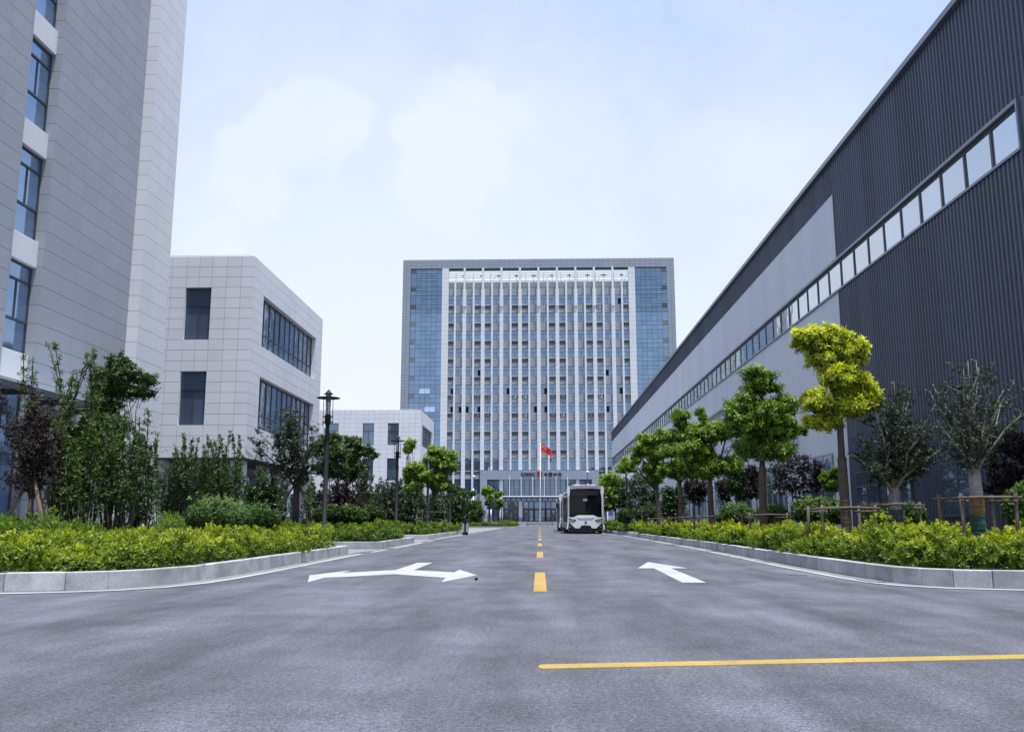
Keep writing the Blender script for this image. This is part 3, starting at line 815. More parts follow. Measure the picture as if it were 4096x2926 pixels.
    NUM = ['first', 'second', 'third', 'fourth', 'fifth', 'sixth', 'seventh', 'eighth', 'ninth', 'tenth', 'eleventh', 'twelfth', 'thirteenth', 'fourteenth', 'fifteenth', 'sixteenth', 'seventeenth', 'eighteenth', 'nineteenth', 'twentieth']
    # air conditioners standing in the open recesses
    for gi, k in ((0, 4), (3, 4), (4, 4), (7, 4), (8, 4), (11, 4), (12, 4), (16, 4), (19, 4), (3, 3), (4, 3), (8, 3), (11, 3), (12, 3), (15, 3), (16, 3), (16, 9)):
        x0, x1 = gaps[gi]; zb = T[k] - 2.0; xm = x0 + .25
        a = thing('air_conditioner', (xm + .4, Y + .3, zb - .88), 'white air conditioning unit under window ' + NUM[gi] + ' from the left, ' + NUM[9 - k] + ' row from the top', 'air conditioner', 'air conditioners in the tower recesses')
        MB().box(xm, xm + .8, Y + .15, Y + .45, zb - .86, zb - .32).build('casing', M_WHITE, a)
        MB().prism([(xm + .27 + .2 * math.cos(q * math.pi / 6), zb - .59 + .2 * math.sin(q * math.pi / 6)) for q in range(12)], 'y', Y + .135, Y + .15).build('fan_grille', M_LOUVRE_DARK, a)
    b = MB()
    # horizontal slats over the recesses of two storeys
    for gi, k in ((0, 4), (3, 4), (4, 4), (11, 4), (12, 4), (19, 4), (3, 3), (4, 3), (11, 3), (16, 3), (15, 3)):
        x0, x1 = gaps[gi]; zb = T[k] - 2.0
        for q in range(4): b.box(x0, x1, Y + .02, Y + .07, zb - .86 + q * .17, zb - .80 + q * .17)
    b.build('recess_slat', M_LOUVRE_DARK, t, kind='stuff')
    # crown: slats across the open bays, steelwork behind
    for z in (53.4, 52.92, 52.44, 51.96): slab('crown_slat', t, -19.04, 18.94, Y + .1, Y + .2, z, z + .09, M_LOUVRE)
    for i in range(6): slab('crown_slat', t, -19.04, 18.94, Y + .1, Y + .2, 49.95 + i * .24, 50.03 + i * .24, M_LOUVRE)
    MB().box(-19.04, 18.94, Y + .2, Y + .55, 49.6, 49.9).build('crown_ledge', M_LOUVRE, t)
    b = MB()
    for i in range(20):
        x = -18 + i * 1.9 + random.uniform(-.2, .2)
        b.tube([(x, Y + 5, 51.3), (x + random.uniform(-.1, .1), Y + 5, 54.2)], .045, 5)
        if i % 3 == 1: b.tube([(x, Y + 5, 51.4), (x + 1.2, Y + 5, 54.0)], .035, 5)
        if i % 2: b.box(x - .5, x + random.uniform(.2, 1.0), Y + 4.8, Y + 5.2, 53.62, 53.85)
    b.tube([(-19, Y + 4, 52.3), (19, Y + 4, 52.3)], .035, 5)
    b.build('roof_steelwork', M_LOUVRE_DARK, t)
    b = MB()
    for x in (-8.5, -4.4, -1.2, 1.9, 14.7): b.box(x, x + .35, Y + .4, Y + .7, 55.85, 56.12)
    b.build('roof_lamp', M_LOUVRE, t)
    # blue glass corners
    P = Pieces('curtain_pane', t); g = .055
    fl = [13.71 - 3.815 * 3 + 3.815 * k for k in range(15)]
    greys = MB(); sash = []
    for sx, cols in ((-1, [-27.1 + 1.107 * i for i in range(7)]), (1, [20.4 + 1.1 * i for i in range(7)])):
        for zt in fl:
            for ci, (a, b_) in enumerate(zip(cols, cols[1:])):
                outer = ci == (0 if sx < 0 else 5)
                mid = 2 <= ci <= 4 if sx < 0 else 1 <= ci <= 3
                for z0, z1 in (((zt - 1.93, zt - .78), (zt - .78, zt)) if mid else ((zt - 1.93, zt),)) + ((zt - 2.85, zt - 1.93), (zt - 3.815, zt - 2.85)):
                    z1c = min(z1, 53.7)
                    if z0 > 53.5 or z1 < .4: continue
                    if outer and abs(z1 - (zt - 1.93)) < .01:
                        greys.box(a + g / 2, b_ - g / 2, Y - .18, Y - .06, z0 + g / 2, z1c - g / 2); continue
                    if sx < 0 and mid and z0 == zt - 1.93 and (round(zt, 2), ci) in ((round(T[4], 2), 2), (round(T[4], 2), 3), (round(T[3], 2), 3), (round(T[3], 2), 4)):
                        sash.append((a, b_, z0, z1c)); continue
                    P.add(a + g / 2, b_ - g / 2, Y - .18, Y - .15, max(z0, .3) + g / 2, z1c - g / 2, M_GLASS_CURTAIN)
        x0, x1 = cols[0] - .02, cols[-1] + .02
        for i in range(18): slab('sun_louvre', t, x0, x1, Y - .30, Y - .22, 53.35 - i * .522, 53.41 - i * .522, M_LOUVRE_DARK)
        m = MB()
        for c in cols: m.box(c - .02, c + .02, Y - .19, Y + .02, .3, 53.9)
        m.build('curtain_mullion', M_LOUVRE_DARK, t)
        MB().box(x0, x1, Y - .2, Y + .02, 53.72, 53.93).build('curtain_head', M_FRAME, t)
    P.flush()
    greys.build('blind_panel', M_RECESS, t)
    for a, b_, z0, z1 in sash:
        o = slab('open_sash', t, a + .02, b_ - .02, Y - .36, Y - .33, z0, z1, M_GLASS_HALL); o.rotation_euler = (R(-14), 0, 0)
    # entrance portal
    pf = MB(); Yp = Y - .9
    def pp(x0, x1, z0, z1):
        nx, nz = max(1, round((x1 - x0) / 1.0)), max(1, round((z1 - z0) / .6))
        for i in range(nx):
            for k in range(nz):
                pf.box(x0 + (x1 - x0) * i / nx + .008, x0 + (x1 - x0) * (i + 1) / nx - .008, Yp + random.uniform(0, .008), Yp + .1, z0 + (z1 - z0) * k / nz + .008, z0 + (z1 - z0) * (k + 1) / nz - .008)
    pp(-12.1, -10.65, 0, 11.1); pp(10.6, 12.1, 0, 11.1); pp(-10.65, 10.6, 9.35, 11.1)
    pf.build('portal_panel', M_TOWER_GREY, t, kind='stuff')
    MB().box(-12.08, -10.67, Yp + .1, Y + .6, 0, 11.05).box(10.62, 12.08, Yp + .1, Y + .6, 0, 11.05).box(-10.67, 10.62, Yp + .1, Y + .6, 9.38, 11.05).build('portal_core', M_RECESS, t)
    slab('portal_roof', t, -12.1, 12.1, Yp, Y + .15, 11.1, 11.2, M_TOWER_GREY)
    MB().box(-10.65, 10.6, Y + .62, Y + .74, .88, 9.37).build('lobby_glass_back', M_GLASS_LAB, t)
    for xc in (-7.8, -3.87, 3.85, 7.75):
        slab('portal_column', t, xc - .37, xc + .37, Y - .3, Y + .3, 1.75, 9.36 if abs(xc) > 5 else 5.0, M_TOWER_WHITE, .01)
        slab('column_plinth', t, xc - .37, xc + .37, Y - .3, Y + .3, .88, 1.745, M_TOWER_GREY, .01)
    # glazed wall over the canopy
    b = MB()
    for i in range(15): b.box(-7.4 + i * 1.055, -7.28 + i * 1.055, Y + .3, Y + .42, 5.9, 9.36)
    b.build('lobby_mullion', M_FRAME, t)
    for i in range(7): slab('lobby_slat', t, -7.4, 7.36, Y + .15, Y + .28, 6.2 + i * .45, 6.3 + i * .45, M_LOUVRE_DARK)
    for i in range(14):
        for k in range(4): slab('lobby_pane', t, -7.28 + i * 1.055, -6.345 + i * 1.055, Y + .36, Y + .38, 5.95 + k * .85, 6.78 + k * .85, M_GLASS_TOWER)
    for x0 in (-10.6, -9.4, 8.2, 9.4):
        for z0 in (.95, 3.0, 5.1, 7.2): slab('lobby_pane', t, x0 + .04, x0 + 1.16, Y + .36, Y + .38, z0, z0 + 2.0, M_GLASS_LAB)
    slab('canopy', t, -7.5, 7.5, Y - 3.6, Y + .1, 5.72, 5.95, M_STEEL, .03)
    for i in range(14):
        x = -7.0 + i * 1.077
        b = MB().prism([(Y - 3.4, 5.7), (Y + .1, 5.7), (Y + .1, 5.1), (Y - .8, 5.2)], 'x', x - .06, x + .06).build('canopy_bracket', M_LOUVRE_DARK, t)
    for i in range(6):
        x = -5.99 + i * 2.32
        slab('canopy_post', t, x - .06, x + .06, Y - 3.5, Y - 3.38, 5.95, 9.85, M_WHITE)
    def doorset(x0, x1, n):
        b = MB(); ya, yb = Y + .1, Y + .25; z0, z1 = .9, 5.0; w = (x1 - x0) / n
        b.box(x0, x1, ya, yb, 3.35, 3.6).box(x0, x1, ya, yb, 4.85, 5.0)
        for i in range(n + 1): b.box(x0 + i * w - .09, x0 + i * w + .09, ya - .01, yb, z0, z1)
        fr_ = b.build('door_frame', M_BROWN, t)
        for i in range(n):
            a, c = x0 + i * w + .09, x0 + (i + 1) * w - .09
            d = MB().box(a + .02, a + .14, ya + .03, yb - .03, z0 + .03, 3.33).box(c - .14, c - .02, ya + .03, yb - .03, z0 + .03, 3.33).box(a + .14, c - .14, ya + .03, yb - .03, z0 + .03, z0 + .2).box(a + .14, c - .14, ya + .03, yb - .03, 3.18, 3.33).box(a + .14, c - .14, ya + .03, yb - .03, 1.75, 1.85).build('door', M_BROWN, t)
            slab('door_pane', d, a + .14, c - .14, ya + .06, ya + .08, z0 + .2, 1.75, M_GLASS_LAB)
            slab('door_pane', d, a + .14, c - .14, ya + .06, ya + .08, 1.85, 3.18, M_GLASS_LAB)
            slab('fanlight', t, a, c, ya + .06, ya + .08, 3.6, 4.85, M_GLASS_LAB)
    doorset(-7.25, -4.4, 3); doorset(-3.35, -1.15, 2); doorset(-1.15, 1.2, 2); doorset(1.2, 3.4, 2); doorset(4.4, 7.25, 3)
    # lettering over the portal
    def letter(x0, w, h, bars, m, name='letter'):
        b = MB()
        for (ax, az, bx, bz, th) in bars:
            p, q = Vector((x0 + ax * w, Yp - .06, 10.02 + az * h)), Vector((x0 + bx * w, Yp - .06, 10.02 + bz * h))
            d = (q - p).normalized(); n = Vector((-d.z, 0, d.x)) * th / 2; e = d * th * .5 if abs(d.x) > .98 or abs(d.z) > .98 else d * 0
            pts = [p - e - n, q + e - n, q + e + n, p - e + n]
            b.prism([(v.x, v.z) for v in pts], 'y', Yp - .13, Yp + .0)
        b.build(name, m, t)
    th = .13
    c_ = [(.12, .95, .95, .95, th), (.05, .88, .05, .12, th), (.12, .05, .95, .05, th), (.05, .88, .14, .95, th), (.05, .12, .14, .05, th)]
    r_ = [(.05, 0.05, .05, .95, th), (.05, .95, .85, .95, th), (.93, .87, .93, .5, th), (.05, .42, .86, .42, th), (.5, .42, .95, .03, th)]
    for i, bars in enumerate((c_, r_, r_, c_)): letter(-3.72 + i * .76, .60, .62, bars, M_SIGN_BLACK)
    letter(-.60, 1.22, .85, [(.05, 1.0, .95, 1.0, .10), (.12, .78, .88, .78, .09), (.12, .22, .88, .22, .09), (.08, .74, .08, .26, .10), (.92, .74, .92, .26, .10), (.3, .6, .7, .6, .08), (.3, .4, .7, .4, .08), (.3, .6, .3, .4, .08), (.7, .6, .7, .4, .08), (.05, -.02, .95, -.02, .10), (.5, 1.1, .5, .78, .12), (.5, .22, .5, -.1, .12)], M_SIGN_RED, 'emblem')
    zh = [(.08, .78, .92, .78, .08), (.08, .34, .92, .34, .08), (.08, .78, .08, .34, .08), (.92, .78, .92, .34, .08), (.5, 1.08, .5, -.05, .09)]
    gu = [(.06, 1.02, .94, 1.02, .08), (.06, -.02, .94, -.02, .08), (.06, 1.02, .06, -.02, .08), (.94, 1.02, .94, -.02, .08), (.24, .8, .76, .8, .06), (.28, .5, .72, .5, .06), (.22, .2, .78, .2, .06), (.5, .8, .5, .2, .06), (.62, .4, .72, .28, .06)]
    ch = [(.1, .9, .9, .9, .08), (.48, 1.1, .2, .58, .08), (.2, .58, .86, .58, .08), (.02, .28, .98, .28, .08), (.55, .75, .55, -.06, .09)]
    for i, bars in enumerate((zh, gu, zh, ch)): letter(.88 + i * .95, .78, .66, bars, M_SIGN_BLACK)
    return gaps, T
TG, TT = tower()
# podium in front of the tower
def podium():
    t = thing('entrance_podium', (0, 178, 0), 'grey granite podium with steps below the tower entrance', 'podium')
    MB().box(-16, 16, 176.2, 184.05, 0, .88).build('podium_base', M_TOWER_GREY, t)
    for i in range(5):
        slab('step', t, -2.3, 2.5, 174.7 + i * .3, 176.2, i * .146 + .002, (i + 1) * .146, M_PAVE, .01)
    for i in range(3):
        slab('step', t, -10.5, -5.2, 175.1 + i * .37, 176.2, i * .2 + .002, (i + 1) * .2, M_PAVE, .01)
    for x in (-5.1, 2.6): slab('planter_wall', t, x, x + 2.5 if x < 0 else x + 5, 174.6, 176.19, .002, .82, M_KERB, .01)
    slab('kerb_ledge', t, -12, 12, 173.2, 173.5, .002, .14, M_KERB, .01)
podium()
a = thing('air_conditioner', (-10.0, 184.4, 11.2), 'white air conditioning unit standing on the roof of the entrance portal', 'air conditioner')
MB().box(-10.4, -9.6, 184.25, 184.6, 11.2, 11.75).build('casing', M_WHITE, a)
MB().prism([(-10.13 + .2 * math.cos(q * math.pi / 6), 11.47 + .2 * math.sin(q * math.pi / 6)) for q in range(12)], 'y', 184.235, 184.25).build('fan_grille', M_LOUVRE_DARK, a)

# ------------------------------------------------------------------ metal clad hall on the right
def hall():
    X = 11.0
    t = thing('factory_hall', (X, 15, 0), 'long metal clad factory hall, dark near and silver beyond, on the right', 'building')
    Y0, YC, Y1 = 15.3, 32.3, 137.0
    MB().box(X + .16, 60, Y0 + .1, Y1 - .1, 0, 14.0).build('wall_core', M_DARK_INT, t)
    cache = {}
    def sheet_mesh(z0, z1, m, w=1.0):
        key = (z0, z1, m.name)
        if key in cache: return cache[key]
        prof = []
        for r in range(5):
            o = r * .2
            for dy, dx in ((0, 0), (.12, 0), (.135, -1), (.168, -1), (.183, 0)): prof.append((o + dy, dx * (.038 if m is M_DARK_CLAD else .014)))
        prof.append((.998, 0))
        vs, fs = [], []
        for y, x in prof: vs += [(x, y, z0), (x, y, z1)]
        for i in range(len(prof) - 1): fs.append((2 * i, 2 * i + 1, 2 * i + 3, 2 * i + 2))
        n = len(vs)
        for y, x in ((0, .06), (.998, .06)): vs += [(x, y, z0), (x, y, z1)]
        fs += [(0, n, n + 1, 1), (2 * len(prof) - 2, 2 * len(prof) - 1, n + 3, n + 2)]
        fs.append(tuple([2 * i for i in range(len(prof))] + [n + 2, n])); fs.append(tuple([2 * i + 1 for i in reversed(range(len(prof)))] + [n + 1, n + 3]))
        me = bpy.data.meshes.new('cladding_sheet'); me.from_pydata(vs, [], fs); me.materials.append(m); me.update()
        cache[key] = me
        return me
    jobs = []
    y = Y0
    while y < YC - .1:
        jobs += [(y, 0.0, 9.08, M_DARK_CLAD), (y, 10.32, 14.05, M_DARK_CLAD)] if y > 19.0 else [(y, 0.0, 14.05, M_DARK_CLAD)]
        y += 1.0
    yl = YC + .02
    while yl < Y1 - .5:
        jobs += [(yl, 12.85, 14.05, M_DARK_CLAD), (yl, 10.32, 12.84, M_LIGHT_CLAD), (yl, 0.0, 9.08, M_LIGHT_CLAD)]
        yl += 1.0
    jobs.sort(key=lambda j: -(j[2] - j[1]) / max(j[0], 18) ** 2)
    for j in jobs[:300]:
        put('cladding_sheet', sheet_mesh(j[1], j[2], j[3]), t, (X, j[0], 0))
    for m in (M_DARK_CLAD, M_LIGHT_CLAD):
        b = MB()
        for j in jobs[300:]:
            if j[3] is not m: continue
            me = sheet_mesh(j[1], j[2], j[3]); n = len(b.v)
            b.v += [(v.co.x + X, v.co.y + j[0], v.co.z) for v in me.vertices]
            b.f += [tuple(n + i for i in p.vertices) for p in me.polygons]
        if b.v: b.build('cladding_sheet', m, t, kind='stuff')
    slab('corner_trim', t, X - .05, X + .05, YC - .045, YC + .015, 10.36, 12.87, M_RED_TRIM)
    slab('corner_trim', t, X - .05, X + .05, YC - .045, YC + .015, 0, 9.05, M_RED_TRIM)
    # eaves, roof
    MB().prism([(X - .16, 14.05), (X - .16, 14.22), (X - .02, 14.34), (X + .3, 14.34), (X + .3, 14.05)], 'y', Y0, Y1 + .1).build('eaves_gutter', M_FLASH, t)
    MB().poly([(X + .2, Y0, 14.3), (60, Y0, 17.5), (60, Y1, 17.5), (X + .2, Y1, 14.3)]).build('roof', M_FLASH, t)
    slab('end_wall', t, X - .03, 60, Y1 - .09, Y1 + .06, 0, 14.04, M_LIGHT_CLAD)
    slab('end_wall', t, X - .03, 60, Y0 - .06, Y0 - .002, 0, 14.04, M_DARK_CLAD)
    slab('ribbon_closer', t, X - .002, X + .12, 19.3, 19.598, 9.0, 10.4, M_DARK_CLAD)
    # ribbon of windows
    ys, ye = 19.66, 136.4
    slab('ribbon_head', t, X - .06, X + .16, ys - .06, ye + .06, 10.24, 10.33, M_FLASH)
    slab('ribbon_sill', t, X - .07, X + .16, ys - .06, ye + .06, 9.085, 9.155, M_FLASH)
    slab('ribbon_end', t, X - .06, X + .16, ys - .06, ys + .01, 9.157, 10.238, M_FLASH)
    n = 84; st = (ye - ys) / n
    f = MB()
    f.box(X + .04, X + .10, ys, ye, 10.16, 10.237).box(X + .04, X + .10, ys, ye, 9.157, 9.20)
    for k in range(n + 1): f.box(X + .035, X + .105, ys + k * st - .045, ys + k * st + .045, 9.20, 10.16)
    w = f.build('window_band', M_FRAME, t)
    for k in range(n):
        o = slab('pane', w, X + .065, X + .085, ys + k * st + .045, ys + (k + 1) * st - .045, 9.20, 10.16, M_GLASS_HALL)
        o.rotation_euler = (0, R(random.uniform(-.25, .25)), R(random.uniform(-.3, .3)))
    # ground floor windows
    for yw, zb, zt, nn in ((23.0, .9, 2.35, 2), (27.0, .9, 2.4, 2), (29.6, .9, 2.45, 2), (34.1, .85, 3.33, 3), (41.0, .85, 3.33, 3), (47.5, .85, 3.33, 3), (54, .85, 3.33, 3), (60.5, .85, 3.33, 3), (67, .85, 3.33, 3), (74, .85, 3.33, 3)):
        b = MB(); xa, xb = X - .10, X - .045; wd = 1.0
        y2 = yw + nn * wd
        b.box(xa, xb, yw, yw + .06, zb, zt).box(xa, xb, y2 - .06, y2, zb, zt).box(xa, xb, yw + .06, y2 - .06, zb, zb + .06).box(xa, xb, yw + .06, y2 - .06, zt - .06, zt)
        zm = zb + (zt - zb) * .68
        b.box(xa, xb, yw + .06, y2 - .06, zm - .03, zm + .03)
        for k in range(1, nn): b.box(xa - .002, xb, yw + k * wd - .03, yw + k * wd + .03, zb + .06, zt - .06)
        w = b.build('window', M_STEEL if zt > 3 else M_FRAME, t)
        for k in range(nn):
            ya, yb = yw + k * wd + (.06 if k == 0 else .03), yw + (k + 1) * wd - (.06 if k == nn - 1 else .03)
            slab('pane', w, xa + .02, xa + .035, ya, yb, zb + .06, zm - .03, M_GLASS_LAB)
            slab('pane', w, xa + .02, xa + .035, ya, yb, zm + .03, zt - .06, M_GLASS_LAB)
    MB().tube([(X - .2, 53, 7.3), (X - .2, 64, 7.18), (X - .2, 64.2, 7.0), (X - .2, 64.2, .2)], .11, 10).build('drain_pipe', M_STEEL, t, smooth=True)
    p = MB().box(8.5, X - .06, 94, 101, 5.0, 5.95).build('porch_canopy', M_LIGHT_CLAD, t)
    for y in (94.3, 100.6): slab('porch_post', t, 8.6, 8.85, y, y + .25, 0, 4.99, M_STEEL)
hall()

# ------------------------------------------------------------------ garden lamps
def garden_lamp():
    t = thing('street_lamp', (0, 0, 0), '-', 'street lamp', 'black garden lamps along the left kerb')
    MB().lathe((0, 0, 0), [(.085, 0), (.085, .05), (.062, .06), (.060, 2.9), (.050, 2.93), (.050, 3.22)], 14).build('pole', M_BLACK, t, True)
    MB().lathe((0, 0, 0), [(.055, 3.18), (.078, 3.2), (.078, 3.42), (.06, 3.43)], 14).build('collar', M_BLACK, t, True)
    MB().lathe((0, 0, 0), [(.05, 3.42), (.05, 3.62)], 14).build('lamp_socket', M_LOUVRE_DARK, t, True)
    MB().lathe((0, 0, 0), [(.062, 3.425), (.062, 3.95)], 14).build('glass_tube', M_LAMP_GLASS, t, True)
    for z in (3.66, 3.715, 3.77, 3.90): MB().lathe((0, 0, 0), [(.066, z), (.074, z + .006), (.066, z + .014)], 14).build('louvre_ring', M_BLACK, t)
    MB().lathe((0, 0, 0), [(.07, 3.855), (.29, 3.845), (.295, 3.85), (.29, 3.86), (.07, 3.872)], 24).build('disc_shade', M_BLACK, t, True)
    MB().lathe((0, 0, 0), [(.125, 3.95), (.125, 3.957), (.095, 3.965), (.004, 4.075)], 16).build('cap', M_BLACK, t)
    for a in (0, 90, 180, 270):
        x, y = .118 * math.cos(R(a)), .118 * math.sin(R(a))
        MB().tube([(x, y, 3.19), (x, y, 3.86)], .009, 6).build('rod', M_BLACK, t)
        MB().tube([(x * .55, y * .55, 3.24), (x * 1.12, y * 1.12, 3.24)], .016, 6).tube([(x * .55, y * .55, 3.38), (x * 1.12, y * 1.12, 3.38)], .016, 6).build('peg', M_BLACK, t)
    return t
def copy_thing(src, loc, rz=0.0, label=None, group=None):
    c = src.copy(); COL.objects.link(c); c.location = loc; c.rotation_euler = (0, 0, rz)
    if label: c['label'] = label
    if group: c['group'] = group
    for ch in src.children:
        d = ch.copy(); COL.objects.link(d); d.parent = c
        for g in ch.children:
            e = g.copy(); COL.objects.link(e); e.parent = d
    return c
lamp0 = garden_lamp()
LAMPS = [(-5.32, 22.4, 'tall black garden lamp nearest the camera, between the hedge end and the side path'),
         (-5.45, 34.5, 'black garden lamp standing before the far white block, second from the camera'),
         (-5.75, 46.6, 'black garden lamp in front of the round bright green tree'),
         (-5.8, 59.0, 'black garden lamp beside the litter bin'),
         (-7.4, 131.6, 'small far black lamp post before the tree left of the entrance'),
         (-5.6, 133.0, 'small far black lamp post just left of the entrance doors')]
for i, (x, y, lab) in enumerate(LAMPS):
    z = .17 if y < 125 else .17
    if i == 0: lamp0.location = (x, y, 0); lamp0['label'] = lab
    else: copy_thing(lamp0, (x, y, 0), .4 * i, lab)

def litter_bin():
    x, y = -4.52, 55.4
    t = thing('litter_bin', (x, y, 0), 'grey steel litter bin with a curved dark hood at the kerb', 'litter bin')
    slab('base', t, x - .15, x + .17, y - .15, y + .15, .009, .17, M_BLACK)
    slab('bin_panel', t, x - .19, x - .05, y - .17, y + .17, .18, .70, M_STEEL, .01)
    slab('bin_panel', t, x + .05, x + .20, y - .17, y + .17, .18, .70, M_STEEL, .01)
    slab('post', t, x - .045, x + .045, y - .15, y + .15, .171, .86, M_BLACK)
    MB().prism([(x - .20 + .41 * i / 8, .80 + .13 * math.sin(math.pi * i / 8)) for i in range(9)], 'y', y - .19, y + .19).build('hood', M_BLACK, t)
    slab('hood_side', t, x - .19, x - .046, y - .16, y + .16, .705, .80, M_LOUVRE_DARK)
litter_bin()

# ------------------------------------------------------------------ flagpole, flag, plaza lamps, barrier posts
def flagpole():
    t = thing('flagpole', (.05, 178.2, .88), 'tall white flagpole on the podium in front of the tower', 'flagpole')
    MB().tube([(.05, 178.2, .88), (.12, 178.2, 7), (.25, 178.2, 16.4)], [.11, .09, .05], 10).build('pole', M_WHITE, t, True)
    MB().lathe((.25, 178.2, 16.4), [(.03, 0), (.09, .06), (.09, .13), (.02, .2)], 10).build('finial', M_WHITE, t, True)
    f = thing('flag', (.3, 178.2, 16.0), 'red flag with five yellow stars hanging from the flagpole', 'flag')
    def P(u, v, off=0.0):
        x = .28 + 2.2 * u + .04 * v
        z = 16.1 - 1.62 * v * (1 - .32 * u) - 1.45 * u ** 1.15 - .12 * math.sin(u * 7 + v * 1.5) * u
        y = 178.2 + .22 * math.sin(u * 8 + v * 1.8) * (u + .15) + off
        return (x, y, z)
    b = MB(); n, m = 22, 12
    for i in range(n + 1):
        for j in range(m + 1): b.v.append(P(i / n, j / m))
    for i in range(n):
        for j in range(m):
            q = i * (m + 1) + j
            b.f.append((q, q + 1, q + m + 2, q + m + 1))
    b.build('cloth', M_RED, f, True)
    def star(u, v, r, rot):
        s = MB(); pts = []
        for k in range(10):
            rr = r if k % 2 == 0 else r * .42
            a = math.pi / 2 + rot + k * math.pi / 5
            pts.append((u + rr * math.cos(a) / 1.5, v - rr * math.sin(a)))
        for off in (-.012, .012):
            n0 = len(s.v); s.v.append(P(u, v, off)); s.v += [P(max(0, a), c, off) for a, c in pts]
            for k in range(10): s.f.append((n0, n0 + 1 + k, n0 + 1 + (k + 1) % 10))
        s.build('star', M_STAR, f)
    star(.15, .25, .15, 0)
    for u, v, r in ((.33, .10, .4), (.40, .20, .1), (.40, .35, .6), (.33, .45, .3)): star(u, v, .055, r)
flagpole()
def plaza_lamp(x, y, z, label):
    t = thing('plaza_lamp', (x, y, z), label, 'lamp post', 'blue and white lamp posts before the tower')
    MB().tube([(x, y, z), (x, y, z + 7.4)], .13, 8).build('lower_pole', M_WHITE, t, True)
    MB().tube([(x, y, z + 7.4), (x, y, z + 9.7)], .09, 8).build('upper_pole', M_BLUE, t, True)
    MB().lathe((x, y, z + 9.65), [(.1, 0), (.32, .05), (.36, .18), (.2, .33), (.05, .38)], 12).build('lamp_head', M_WHITE, t, True)
plaza_lamp(9.6, 181.0, .88, 'tall white and blue lamp post right of the tower entrance')
plaza_lamp(-13.2, 181.0, 0.0, 'tall white and blue lamp post left of the tower entrance')
for i, x in enumerate((-9.05, -8.55)):
    t = thing('barrier_post', (x, 160, 0), ('left' if i == 0 else 'right') + ' one of two red and white posts left of the entrance doors', 'barrier post', 'red and white posts')
    MB().tube([(x, 160, 0), (x, 160, 1.2)], .12, 8).build('red_base', M_SIGN_RED, t, True)
    MB().tube([(x, 160, 1.2), (x, 160, 3.0)], .11, 8).build('white_tube', M_WHITE, t, True)

